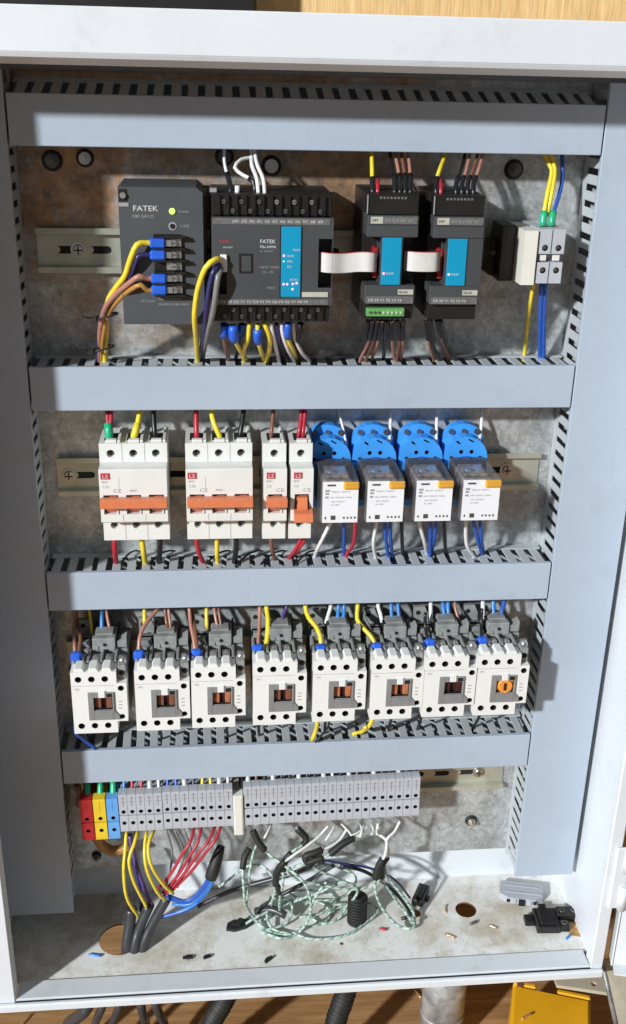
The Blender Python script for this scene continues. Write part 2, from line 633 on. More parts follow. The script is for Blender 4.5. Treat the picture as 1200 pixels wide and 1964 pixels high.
# ================================================================== SETTING
GZ = -640.0
g = MB().box(-2500, 2500, -2500, 170, GZ - 20, GZ).obj("wooden_tabletop", WOODF)
g["kind"] = "structure"
g["label"] = "brown wooden top under the cabinet with fine grain"
g = MB().box(-2500, 2500, 170, 190, GZ, 1500).obj("wood_panel_wall", WOODW)
g["kind"] = "structure"
g["label"] = "light wood panelled wall above and behind the cabinet"

# ------------------------------------------------------------------ cabinet
XL, XR, YF, YB, ZF, ZC = -262.0, 317.0, -112.0, 25.0, -503.0, 338.0
cab = thing("control_cabinet", "open light grey painted steel cabinet holding all the wiring gear", "cabinet", (0, 0, 0))
MB().box(XL, XR, YB, YB + 2, ZF - 2, ZC).obj("back_panel", PAINT, cab)
MB().box(XL - 2, XL, YF + 2, YB + 2, ZF - 2, ZC).obj("side_panel", PAINT, cab)
MB().box(XR, XR + 2, YF + 2, YB + 2, ZF - 2, ZC).obj("side_panel", PAINT, cab)
MB().box(XL - 2, XR + 2, YF + 2, YB + 2, ZC, ZC + 2.5).obj("top_panel", PAINT, cab)
flo = MB().faceplate([(XL, -88), (XR, -88), (XR, YB), (XL, YB)], [(-150, -40, 21), (208, -25, 11), (154, -26.5, 5.5), (72, -62, 2.0)], ZF, ZF - 2.0,
                     0, None, 1, 1, 24, 'Z').obj("floor_panel", [FLOORM, RUSTD], cab)
# flanges round the door opening
tf = MB().box(XL - 3, XR + 9, YF, YF + 2, 313, ZC + 3, 0, 1.0)
tf.prism([(YF, 313), (YF + 1.6, 313), (YF + 16, 307.5), (YF + 16, 306.3), (YF + 1.5, 310.5)], 'X', XL + 1, XR)
tf.obj("top_flange", PAINT, cab)
lf = MB().box(XL - 3, -241, YF, YF + 2, ZF - 6, 312.8, 0, 0.9).box(-242.4, -241, YF + 2.1, YF + 14, ZF + 4, 312.8)
lf.obj("left_flange", PAINT, cab)
rf = MB().box(312.5, 325, YF, YF + 2, ZF - 3, 312.8, 0, 0.9).box(312.5, 314, YF + 2.1, YF + 13, ZF + 4, 312.8)
rf.obj("right_flange", PAINT, cab)
bf = MB().prism([(-88, ZF - 2), (-88, ZF + 1.0), (-89, ZF + 2), (YF + 2.2, ZF + 3.0), (YF + 1.0, ZF + 2.4), (YF + 1.0, ZF - 2)], 'X', -240.8, 312.3)
bf.obj("bottom_flange", PAINT, cab)
MB().box(-240.8, 324, YF + 0.2, YF + 0.9, ZF - 2, ZF + 1.3).obj("lip_groove", DARKGAP, cab)
MB().box(XL - 3, 325, YF - 5.2, YF + 0.1, ZF - 7.5, ZF + 1.6, 0, 1.6).obj("bottom_lip", PAINT, cab)
MB().box(XL, XR, YF + 0.2, YB + 2, ZF - 6, ZF - 4.5).obj("underside_panel", PAINT, cab) if False else None
MB().box(XR + 0.3, XR + 1.6, -60, -20, -300, -290).obj("hinge_screw", STEEL, cab) if False else None
hg = MB().box(318, 333, YF - 4.2, YF - 0.2, -424, -352, 0, 1.6).obj("hinge", PAINT, cab)
MB().cyl((331, YF - 4, -424), (331, YF - 4, -396), 4.4, 14).obj("knuckle", PAINT, hg)
MB().cyl((331, YF - 4, -380), (331, YF - 4, -352), 4.4, 14).obj("knuckle", PAINT, hg)
dr = bpy.data.objects.new("door", None)
COL.objects.link(dr)
dr.parent = cab
dr.location = Vector((330.5, YF - 1, 0)) * MM
dr.rotation_euler = (0, 0, math.radians(-14))
MB().box(3.2, 560, 0, 1.6, -497, 335, 0, 0.7).obj("door_sheet", PAINT, dr)
MB().box(1.4, 3.1, -2, 17, -497, 335, 0, 0.6).obj("door_edge", PAINT, dr)
MB().box(3.4, 560, -13, -0.2, -497, -495.5).obj("door_edge", PAINT, dr)

# ------------------------------------------------------------------ mounting plate
plate = thing("mounting_plate", "galvanised steel back plate with brown stains and black bolts", "plate")
MB().box(-258, 312, 0, 2.2, -446, 303, 0, 0.5).obj("sheet", PLATE, plate)


def bolt(x, z, r=8.0, dark=True):
    w = MB().cyl((x, -0.1, z), (x, -3.0, z), r, 20, 0, r * 0.86).obj("washer", RUBBER, plate)
    b = MB()
    b.cyl((x, -3.0, z), (x, -4.2, z), r * 0.66, 18)
    b.cyl((x, -4.2, z), (x, -6.4, z), r * 0.50, 6)
    b.cyl((x, -6.4, z), (x, -8.6, z), r * 0.26, 12)
    b.obj("bolt", STEEL if not dark else SCREW, w)


for px, py, r, dk in ((100, 308, 8, 1), (163, 303, 7, 0), (430, 300, 7.5, 1), (520, 318, 8, 0), (985, 325, 8, 1), (185, 1640, 5, 1), (903, 1573, 6.5, 0)):
    p = at(px, py, 0)
    bolt(p.x, p.z, r, dk)

# ------------------------------------------------------------------ rails
RA = -0.019


def rail(x0, x1, loc, label, roty=0.0, screws=()):
    t = thing("mounting_rail", label, "rail", loc, "rails carrying the devices", roty)
    mb = MB()
    for s in (-1, 1):
        a, b = sorted((s * 17.5, s * 12.6))
        mb.box(x0, x1, -7.5, -6.4, a, b, 0, 0.25)
        a, b = sorted((s * 13.5, s * 12.5))
        mb.box(x0, x1, -6.5, -0.2, a, b)
    holes = []
    x = x0 + 22
    while x < x1 - 24:
        holes.append([(x + 7 * c + (3 if c > 0 else -3) * math.cos(a), 3 * math.sin(a)) for c, rng in ((1, range(-2, 3)), (-1, range(2, 7))) for a in [k * math.pi / 4 for k in rng]])
        x += 26
    mb.faceplate([(x0, -12.4), (x1, -12.4), (x1, 12.4), (x0, 12.4)], holes, -1.4, -0.3, 0, 0.8, 0, 1)
    mb.obj("hat_profile", [RAILM, DARKGAP], t)
    for sx in screws:
        s = MB().cyl((sx, -1.5, 0), (sx, -2.2, 0), 6.2, 18).cyl((sx, -2.2, 0), (sx, -4.6, 0), 4.6, 16, 0, 3.6).obj("screw", STEEL, t)
        MB().box(sx - 3.2, sx + 3.2, -4.9, -4.5, -0.5, 0.5).box(sx - 0.5, sx + 0.5, -4.95, -4.5, -3.2, 3.2).obj("screw_slot", DARKGAP, s)
    return t


rail(-184.5, 196, (0, 0, 172), "greenish zinc rail behind the power supply and controller", 0, (-152.5,))
rail(-182.5, 241, (0, 0, -18.4), "yellowish zinc rail behind the white breakers and blue sockets", 0, (-172.5, 212))
rail(-186, 236, (0, 0, -196), "zinc rail behind the row of white contactors")
rail(-186, 239.5, (0, 0, -346), "zinc rail behind the row of grey terminal blocks", -0.004, (214,))

# ------------------------------------------------------------------ slotted wiring ducts
finger_h = MB().box(-3.7, 3.7, -38.6, -9.0, -1.2, 0, 0, 0.3).mesh("finger", DUCT2)
finger_v = MB().box(-1.2, 0, -38.6, -9.0, -3.7, 3.7, 0, 0.3).mesh("finger", DUCT2)


def hduct(zt, label, x0=-191.6, x1=248.4, h=34.5, slant=0.0, roty=0.0):
    t = thing("wiring_duct", label, "wiring duct", (0, 0, zt), "slotted wiring ducts", roty)
    cv = MB().prism([(-42.2, 0.6), (-42.6, 0.1), (-42.6, -h - 0.1), (-42.2, -h - 0.6), (-38.5, -h - 0.6), (-38.5, -h + 0.5), (-41.2, -h + 0.5),
                     (-41.2, -0.5), (-38.5, -0.5), (-38.5, 0.6)], 'X', x0, x1)
    cv.obj("cover", DUCT, t)
    b = MB().box(x0, x1, -1.6, -0.2, -h + 1, slant - 0.2).box(x0, x1, -38.2, -1.7, -h + 1, -h + 2.2)
    b.box(x0, x1, -9.0, -1.7, slant * 0.8 - 1.2, slant * 0.8 + 0.1)
    b.obj("base", DUCT2, t)
    n = int((x1 - x0 - 8) / 12.5)
    for k in range(n + 1):
        x = x0 + 7.5 + k * 12.5
        f = link(finger_h, "finger", t, (x, 0, -0.6))
        if slant:
            f.rotation_euler = (math.atan2(slant, 36), 0, random.uniform(-.02, .02))
            f.location.z += 0.036 * math.tan(0) * 0
            f.location = Vector((x, 0, slant - 0.4)) * MM
        else:
            f.rotation_euler = (random.uniform(-.012, .004), 0, random.uniform(-.03, .03))
    MB().tube([(x0 + 5, -14, -h + 9), ((x0 + x1) / 2, -12, -h + 10), (x1 - 5, -15, -h + 9)], 5, 8).tube(
        [(x0 + 5, -27, -h + 8), ((x0 + x1) / 2, -25, -h + 9), (x1 - 5, -27, -h + 8)], 4.5, 8).obj("cable_bundle", RUBBER, t)
    return t


hduct(287, "topmost grey wiring duct, half in the shade of the cabinet lip", slant=11.0)
hduct(87, "grey wiring duct between the black controllers and white breakers")
hduct(-92.6, "grey wiring duct between the white breakers and the contactors")
hduct(-274.1, "lowest horizontal grey wiring duct, just above the terminal blocks")


def vduct(x0, x1, z0, z1, side, label):
    t = thing("wiring_duct", label, "wiring duct", (0, 0, 0), "slotted wiring ducts")
    cv = MB().prism([(x0 - 0.6, -38.5), (x0 - 0.6, -42.2), (x0 - 0.1, -42.6), (x1 + 0.1, -42.6), (x1 + 0.6, -42.2), (x1 + 0.6, -38.5), (x1 - 0.5, -38.5),
                     (x1 - 0.5, -41.2), (x0 + 0.5, -41.2), (x0 + 0.5, -38.5)], 'Z', z0, z1)
    cv.obj("cover", DUCT, t)
    xi, xo = (x1, x0) if side > 0 else (x0, x1)
    a, c = sorted((xi - side * 1.9, xi - side * 0.6))
    b = MB().box(x0 + 1, x1 - 1, -1.6, -0.2, z0, z1).box(a, c, -9.0, -1.7, z0, z1)
    a, c = sorted((xo + side * 1.9, xo + side * 0.6))
    b.box(a, c, -38.2, -1.7, z0, z1)
    b.obj("base", DUCT2, t)
    n = int((z1 - z0 - 8) / 12.45)
    for k in range(n + 1):
        f = link(finger_v, "finger", t, (xi - 0.6 if side > 0 else xi + 1.8, 0, z0 + 6 + k * 12.45))
        f.rotation_euler = (0, 0, random.uniform(-.025, .01) * side)
    mx = (x0 + x1) / 2
    MB().tube([(mx - 12, -16, z0 + 4), (mx - 10, -14, (z0 + z1) / 2), (mx - 12, -16, z1 - 4)], 7, 8).tube(
        [(mx + 12, -18, z0 + 4), (mx + 14, -20, (z0 + z1) / 2), (mx + 12, -18, z1 - 4)], 7, 8).obj("cable_bundle", RUBBER, t)
    return t


vduct(-257, -193.8, -463, 303, 1, "wide vertical grey wiring duct in the shaded side of the cabinet")
vduct(250.6, 309.8, -446, 303, -1, "wide vertical grey wiring duct in full light beside the open door")

# ================================================================== DEVICES, TOP ROW
# ---- power supply
ps = thing("power_supply", "charcoal power supply with a lit green lamp and blue lugs", "power supply", (-113.6, 0, 129))
b = MB().prism([(0, 0), (60, 0), (60, 95), (55.5, 98.4), (0, 98.4)], 'Y', -75, -9)
b.box(59.9, 62, -60, -12, 2, 92)
b.obj("case", PSUM, ps)
MB().box(0.5, 6.5, -75.6, -74.8, 88.5, 97, 0, 0.4).obj("corner_plate", BLACK, ps)
MB().cyl((3.5, -75.2, 92.8), (3.5, -77.2, 92.8), 2.2, 12).obj("case_screw", STEEL, ps)
MB().box(0.3, 7.2, -75.5, -75.0, 85, 87.6).obj("pale_mark", GPRINT, ps)
text("FATEK", 4.0, 10, -75, 82.0, PRINT, ps, sx=1.15)
text("FBP-24V-D", 2.3, 9.5, -75, 77.2, GPRINT, ps, sx=1.1)
text("POWER", 1.6, 42.5, -75, 81.0, GPRINT, ps)
text("V.ADJ", 1.9, 43.5, -75, 71.0, GPRINT, ps)
text("AC Input", 2.0, 13, -75, 16.6, GPRINT, ps)
text("100-240VAC", 2.0, 26, -75, 18.0, GPRINT, ps, sx=1.2)
text("50/60Hz 0.8A MAX.", 1.8, 26, -75, 14.2, GPRINT, ps, sx=1.15)
led = MB().cyl((38, -74.9, 82), (38, -76.4, 82), 2.3, 14, 0, 1.7).obj("power_lamp", LEDG, ps)
MB().cyl((38, -75, 71.6), (38, -75.5, 71.6), 3.0, 16).cyl((38, -75.5, 71.6), (38, -75.9, 71.6), 1.9, 12, 1).obj("adjust_knob", [GPRINT, HOLE], ps)
bay = MB().box(24, 43, -76.2, -74.8, 21.5, 66, 0, 0.4)
for k in range(6):
    z = 22.5 + k * 8.45
    bay.prism([(43, z - 0.6), (43, z + 1.1), (52.5, z - 1.6), (52.5, z - 2.2)], 'Y', -76.0, -74.7)  # tapered black wedges drawn in as the shadows the fins cast rightward
    bay.box(24, 47, -82, -76, z - 0.8, z + 0.4)
bay.obj("terminal_bay_and_fin_shade", BLACK, ps)
for k in range(5):
    z = 26.4 + k * 8.45
    s = MB().box(33, 44, -77.5, -76.3, z - 2.7, z + 2.7).cyl((38.4, -77.5, z), (38.4, -79.6, z), 2.5, 12).box(36.2, 40.6, -79.9, -79.5, z - 0.4, z + 0.4, 1)
    s.obj("terminal_screw", [STEEL, SCREW], ps)

# ---- controller
pc = thing("programmable_controller", "wide black controller with a teal panel and pink lamps", "controller", (-48.7, 0, 131))
W_, H_ = 90.0, 93.0
MB().box(0, W_, -62, -9, 0, H_, 0, 0.8).obj("base", BLACK, pc)
pb = MB().faceplate([(1, 14), (89.6, 14), (89.6, 77), (1, 77)], [[(79, 27), (89, 27), (89, 62.5), (79, 62.5)], [(6.2, 22), (11.6, 22), (11.6, 50.5), (6.2, 50.5)]],
                    -82, -62.2, 0, 12, 1, 1)
pb.obj("front_body", [CHAR, BLACK], pc)
MB().box(50.6, 51.4, -82.5, -81.9, 19.5, 71.5).box(66, 66.6, -82.5, -81.9, 19.5, 71.5).obj("panel_edge", BLACK, pc)
MB().box(51.5, 65.9, -82.7, -81.9, 20.2, 71.0, 0, 0.2).obj("teal_panel", TEAL, pc)


def led_at(x, z, r, mt, par, y=-82.7):
    MB().cyl((x, y, z), (x, y - 0.5, z), r, 10, 0, r * 0.7).obj("indicator_lamp", mt, par)


for x, z in ((53.6, 50.3), (53.6, 29.6), (56.2, 29.6), (60.4, 29.8), (63.2, 30.4), (60.2, 26)):
    led_at(x, z, 0.95, LEDP, pc)
led_at(53.5, 46.2, 0.6, LEDG, pc)
for x, z, s in ((60, 53.6, "POW"), (56, 49.4, "RUN"), (56, 45.5, "ERR"), (56, 41.6, "RX"), (58, 32.2, "X0 X1")):
    text(s, 1.7, x, -82.7, z, PRINT, pc)
for z0, z1 in ((72, 77), (14, 18.6)):
    MB().box(2, 87, -82.35, -81.9, z0 + 0.3, z1 - 0.3).obj("print_strip", STRIP, pc)
text("24V  S/S  X0  X1  X2  X3  X4  X5  X6  X7  X8  X9", 1.9, 16, -82.4, 73.6, PRINT, pc, sx=1.22)
text("C0 Y0 C2 Y1 Y2 C4 Y3 Y4 C6 Y5 Y6 Y7 Y8 Y9", 1.9, 7, -82.4, 15.6, PRINT, pc, sx=1.3)
text("FATEK", 2.9, 36, -82, 59.0, PRINT, pc)
text("FBs-24MA", 1.9, 36, -82, 55.6, PRINT, pc, sx=1.1)
text("AC 100-240V", 1.3, 36, -82, 52.8, GPRINT, pc)
text("INPUT: 24VDC", 1.7, 36, -82, 41.0, GPRINT, pc)
text("Y0 ~ Y9", 1.7, 38, -82, 37.4, GPRINT, pc)
text("PORT0", 1.6, 41, -82, 26, GPRINT, pc)
text("POW", 2.3, 6.4, -82, 59.0, RPRINT, pc)
text("24V OUT", 1.3, 9.2, -82, 55.3, PRINT, pc)
pf = MB()
for a in ((20.8, 22.0, 37.5, 51.5), (29.4, 30.6, 37.5, 51.5), (22.1, 29.3, 37.5, 38.7), (22.1, 29.3, 50.3, 51.5)):
    pf.box(a[0], a[1], -82.5, -81.9, a[2], a[3])
pf.obj("port_cover", BLACK, pc)
MB().box(67.2, 86.6, -82.6, -82, 20.2, 23.8).obj("pale_sticker", PALE, pc)
MB().box(7, 12, -85, -72, 38.6, 51, 0, 0.5).box(6.6, 7.2, -85.3, -84.2, 44.4, 45.2, 0).obj("power_plug", LABEL, pc)
MB().box(0.2, 1.4, -75, -74, 78, 91).obj("edge_glint", GPRINT, pc) if False else None
for z0, z1, zs in ((77.6, 92.6, (87.5, 81)), (0.4, 13.4, (4.5, 9.5))):
    tb = MB()
    tb.box(1.2, 88.8, -76, -61.9, z0, z1, 0, 0.6)
    for k in range(13):
        x = 7 + k * 6.35
        tb.box(x - 0.4, x + 0.4, -78.5, -76, z0 + 0.6, z1 - 0.6)
    tb.obj("terminal_cover", BLACK, pc)
    for k in range(12):
        x = 10.2 + k * 6.35
        for r_, z in enumerate(zs):
            if (k + r_) % 2 == 0:
                bright = z0 > 50 and r_ == 0 and k in (6, 8, 10)
                MB().cyl((x, -76, z), (x, -77.2, z), 1.7, 10).box(x - 1.2, x + 1.2, -77.4, -77.1, z - 0.3, z + 0.3, 1).obj("terminal_screw", [STEEL if bright else SCREW, HOLE], pc)
MB().box(0.4, 5.5, -70, -61, 92.8, 95.5, 0, 0.4).obj("corner_clip", GPRINT, pc)


# ---- expansion modules
def module(x, z, label, green):
    t = thing("expansion_module", label, "module", (x, 0, z), "black expansion modules with teal panels")
    MB().box(0, 38.6, -60, -9, 0, 91.8, 0, 0.7).obj("base", BLACK, t)
    f = MB().box(0.4, 38.2, -82, -60.1, 70, 76.8, 0, 0.4).box(0.4, 38.2, -82, -60.1, 61.4, 69.9, 0, 0.5).box(0.4, 38.2, -82, -60.1, 12.6, 26.4, 0, 0.5)
    f.box(11.2, 27.2, -82, -60.1, 26.5, 61.3)
    if not green:
        f.box(27.4, 38.2, -82, -60.1, 26.5, 61.3)
    f.obj("front_body", CHAR, t)
    MB().box(0.5, 38.1, -79, -60.1, 77, 91.4, 0, 0.6).obj("terminal_cover", BLACK, t)
    MB().box(-0.2, 0.5, -80, -78.6, 78, 91).obj("edge_trim", GPRINT, t)
    rw = MB()
    for k in range(8):
        rw.box(9 + k * 2.6, 10.6 + k * 2.6, -79.5, -78.9, 88.2, 89.8)
    rw.obj("pin_row", STRIP, t)
    tp = MB().box(11.9, 26.3, -82.8, -81.9, 26.8, 61.2, 0, 0.25).obj("teal_panel", TEAL, t)
    led_at(13.8, 35.2, 1.0, LEDP, t, -82.8)
    text("POW", 1.8, 15.6, -82.8, 34.4, PRINT, t)
    MB().box(2.4, 37, -82.5, -81.9, 71, 76.2).obj("print_strip", STRIP, t)
    MB().box(2.6, 11.5, -82.8, -82.4, 71.2, 76).obj("pale_print", PALE, t)
    text("24V", 2.2, 3.2, -82.8, 72.6, BLACK, t)
    text("X1 X3 X5 X7", 2.3, 12.8, -82.5, 72.4, GPRINT, t, sx=1.2)
    MB().box(1.4, 37, -82.5, -81.9, 12.9, 18.2).obj("print_strip", STRIP, t)
    text("C0 Y0 Y1 Y2 Y3 Y4", 2.1, 3, -82.5, 14.4, PRINT, t, sx=1.1)
    MB().box(25.2, 36.8, -82.5, -81.9, 19.6, 23.4).obj("pale_sticker", PALE, t)
    text("FBs-8X", 1.7, 26, -82.5, 20.7, BLACK, t)
    MB().box(7.4, 10.6, -72, -60.1, 30, 52, 0, 0.4).obj("header_latch", TRED, t)
    lowp = MB().box(0.5, 38, -77, -60.1, 0.2, 12.4, 0, 0.5)
    lowp.obj("terminal_cover", BLACK, t)
    if green:
        gc = MB().box(2.2, 31, -83, -77.1, 3.2, 9.2, 0, 0.4)
        gc.obj("green_connector", GREENC, t)
        for k in range(8):
            MB().cyl((5 + k * 3.3, -82.9, 6.2), (5 + k * 3.3, -83.8, 6.2), 1.1, 8).obj("connector_screw", PALE if k > 2 else SCREW, t)
    return t


module(65.4, 133.6, "black expansion module with a green plug, between the two grey ribbon cables", True)
module(114.6, 133.2, "black expansion module at the far end of the ribbon cables, with no green plug", False)


# ---- ribbon cables
def ribbon(pts, z0, z1, label):
    S = spline(pts, 2.0)
    mb = MB()
    n = 15
    V = []
    for p in S:
        for k in range(n * 2 + 1):
            zz = z1 + (z0 - z1) * k / (n * 2)
            V.append((p[0], p[1] - (0.45 if k % 2 else 0.0), zz + p[2]))
    w = n * 2 + 1
    nf = len(V)
    V2 = V + [(x, y + 0.9, z) for x, y, z in V]
    for i in range(len(S) - 1):
        for k in range(w - 1):
            a = i * w + k
            mb_f = (a, a + 1, a + w + 1, a + w)
            mb.f.append(list(mb_f))
            mb.mi.append(1 if k < 1 else 0)
            mb.sm.append(True)
            mb.f.append([nf + q for q in mb_f])
            mb.mi.append(1 if k < 1 else 0)
            mb.sm.append(True)
    mb.v = V2
    o = mb.obj("ribbon_cable", [RIBBON, TRED])
    return tag(o, label, "ribbon cable", "flat grey ribbon cables")


ribbon([(29.5, -71, 0), (33, -80, 0), (40, -82, -0.4), (50, -79, -0.8), (60, -79.5, 0.2), (68, -82, 0.6), (73, -80, 0.2), (75, -74, 0)], 169.2, 183.8,
       "long flat grey ribbon cable from the wide controller to the green-plug module")
ribbon([(95.6, -74, 0), (99, -79, 0), (105, -81, 0), (112, -81.5, 0), (119, -80.5, 0), (122.6, -76, 0)], 170.0, 184.6,
       "short flat grey ribbon cable linking the two expansion modules")

# ---- small relay terminals at the right end of the top rail
t = thing("end_stop", "dark rail clamp beside the cream plate on the top rail", "end stop", (179, 0, 0))
MB().box(-1, 10.5, -40, -9, 156, 199, 0, 0.6).box(-5, -1.2, -26, -9, 158, 186, 0, 0.5).obj("clamp_body", BLACK, t)
MB().cyl((-3, -26, 176), (-3, -27.5, 176), 2.0, 10).obj("screw", SCREW, t)
t = thing("end_stop", "cream plate standing by two grey terminals on the top rail", "end stop", (0, 0, 0))
MB().prism([(190, 157), (200.4, 157), (200.4, 198), (190, 198)], 'Y', -62, -9).obj("plate", CREAM, t)
for k, lab in enumerate(("grey terminal touching the cream plate, fed by yellow wires", "grey terminal by the slotted duct, fed by a blue wire")):
    t = thing("terminal_block", lab, "terminal", (202.2 + k * 10.6, 0, 157), "two grey terminals on the top rail")
    b = MB().box(0, 9.8, -40, -9, 0, 42, 0, 0.5)
    b.faceplate([(0, 23.5), (9.6, 23.5), (9.6, 42), (0, 42)], [(5, 28, 2.5)], -60, -40.1, 0, 6, 1, 1, 10)
    b.faceplate([(0, 1), (9.6, 1), (9.6, 17), (0, 17)], [(5, 11, 2.5)], -60, -40.1, 0, 6, 1, 1, 10)
    b.obj("body", [TGREY, HOLE], t)
    for z in (28, 11):
        MB().cyl((5, -55, z), (5, -56.5, z), 2.1, 10).box(3.2, 6.8, -57, -56.4, z - 0.5, z + 0.5).obj("clamp_screw", STEEL, t)
    MB().box(2, 7.5, -58, -56, 18, 22.5, 0, 0.3).obj("bridge_link", CREAM, t)

# ================================================================== MIDDLE ROW
def breaker(poles, x, z, w, label, group, off=False):
    t = thing("circuit_breaker", label, "circuit breaker", (x, 0, z), group)
    W = w
    pw = W / poles
    cx = [pw * (k + 0.5) for k in range(poles)]
    up = MB().faceplate([(0, 69), (W, 69), (W, 85.2), (0, 85.2)], [(c, 76.6, 3.3) for c in cx], -50, -9, 0, 7, 0, 1, 16)
    up.obj("upper_housing", [WHITE, HOLE], t)
    lo_ = MB().faceplate([(0, 0), (W, 0), (W, 22), (0, 22)], [(c, 13.6, 3.3) for c in cx], -50, -9, 0, 7, 0, 1, 16)
    lo_.obj("lower_housing", [WHITE, HOLE], t)
    mid = MB().box(0, W, -49.5, -9, 22.1, 68.9)
    levs = [[(c - 6.0, 30), (c + 6.0, 30), (c + 6.0, 46.8), (c - 6.0, 46.8)] for c in cx]
    mid.faceplate([(0.3, 23.4), (W - 0.3, 23.4), (W - 0.3, 67.6), (0.3, 67.6)], levs, -66, -49.6, 0, 8, 0, 0)
    mid.prism([(-66, 67.6), (-65, 68.6), (-49.6, 68.8), (-49.6, 67.6)], 'X', 0.3, W - 0.3)
    mid.prism([(-66, 23.4), (-65, 22.4), (-49.6, 22.2), (-49.6, 23.4)], 'X', 0.3, W - 0.3)
    mid.obj("front_housing", [WHITE], t)
    for k in range(1, poles):
        for z0, z1, y in ((24, 29.8, -66), (69.5, 85, -50), (0.5, 21.8, -50)):
            MB().box(pw * k - 0.15, pw * k + 0.15, y - 0.2, y, z0, z1).obj("pole_seam", GPRINT, t)
    for c in cx:
        for zz in (76.6, 13.6):
            s = MB().cyl((c, -43.2, zz), (c, -45.2, zz), 2.9, 14).box(c - 2.2, c + 2.2, -45.5, -45.1, zz - 0.45, zz + 0.45, 1).box(c - 0.45, c + 0.45, -45.5, -45.1, zz - 2.2, zz + 2.2, 1)
            s.obj("terminal_screw", [SCREW, HOLE], t)
        # the wire entry above and its little white tongue
        MB().box(c - 5.4, c + 5.4, -42, -24, 84.6, 85.5).obj("wire_entry", HOLE, t)
        MB().box(c - 3.4, c + 5.2, -49.4, -44.5, 85.3, 88.0, 0, 0.4).obj("entry_tongue", WHITE, t)
        MB().box(c + 5.8, c + 8.2, -49, -12, 85.3, 87.6, 0, 0.4).obj("entry_rib", WHITE, t)
        if off:
            MB().prism([(-58.2, 44), (-66.5, 44), (-70.5, 36), (-70.5, 34), (-58.2, 34)], 'X', c - 4.2, c + 4.4).prism(
                [(-66.6, 34.6), (-76, 33.2), (-77.5, 26.4), (-76, 25.6), (-66.6, 26.6)], 'X', c - 6.6, c + 8.4).obj("toggle", ORANGE, t)
        else:
            MB().prism([(-58.2, 31), (-62.5, 31), (-70, 39), (-70, 41), (-58.2, 45)], 'X', c - 4.0, c + 4.2).obj("toggle", ORANGE, t)
            MB().box(c + 4.4, c + 5.8, -67, -58.2, 30.4, 38, 0, 0.2).obj("side_guide", WHITE, t)
    if not off:
        MB().prism([(-66.6, 45.4), (-75.6, 46.6), (-77, 45.6), (-77, 39.6), (-75.5, 38.6), (-66.6, 37.8)], 'X', 1.2 if poles > 1 else 2.2, W - 0.4).obj("toggle_bar", ORANGE, t)
    MB().box(1.8 if poles > 1 else 2.6, 9.0 if poles > 1 else 9.4, -66.5, -65.9, 60.6, 65.8).obj("red_mark", RPRINT, t)
    text("LS", 3.4, 3.0 if poles > 1 else 3.8, -66.5, 61.5, PRINT, t, sx=1.1)
    text("BKN", 1.8, 2.4, -66, 57.4, GPRINT, t)
    text("C32" if poles > 1 else "C6", 2.4, 2.6, -66, 53.0, GPRINT, t)
    text("CE", 3.2, 11.0 if poles > 1 else 10.2, -66, 49.0, GPRINT, t, sx=1.3)
    if poles > 1:
        text("400V~", 2.0, 24, -66, 49.6, GPRINT, t)
        MB().box(15.9, 16.1, -66.15, -65.95, 52, 62).obj("print_line", GPRINT, t)
    return t


G3, G1 = "white three pole breakers", "white single pole breakers"
breaker(3, -140.6, -58.6, 54.4, "three pole white breaker with orange levers, green sleeve on its first wire", G3)
breaker(3, -71.6, -59.0, 54.4, "three pole white breaker with orange levers, beside the single pole breakers", G3)
breaker(1, -8.7, -59.8, 19.4, "single pole white breaker with its orange lever up", G1)
breaker(1, 13.4, -60.0, 19.0, "single pole white breaker with its orange lever down, beside the blue sockets", G1, True)


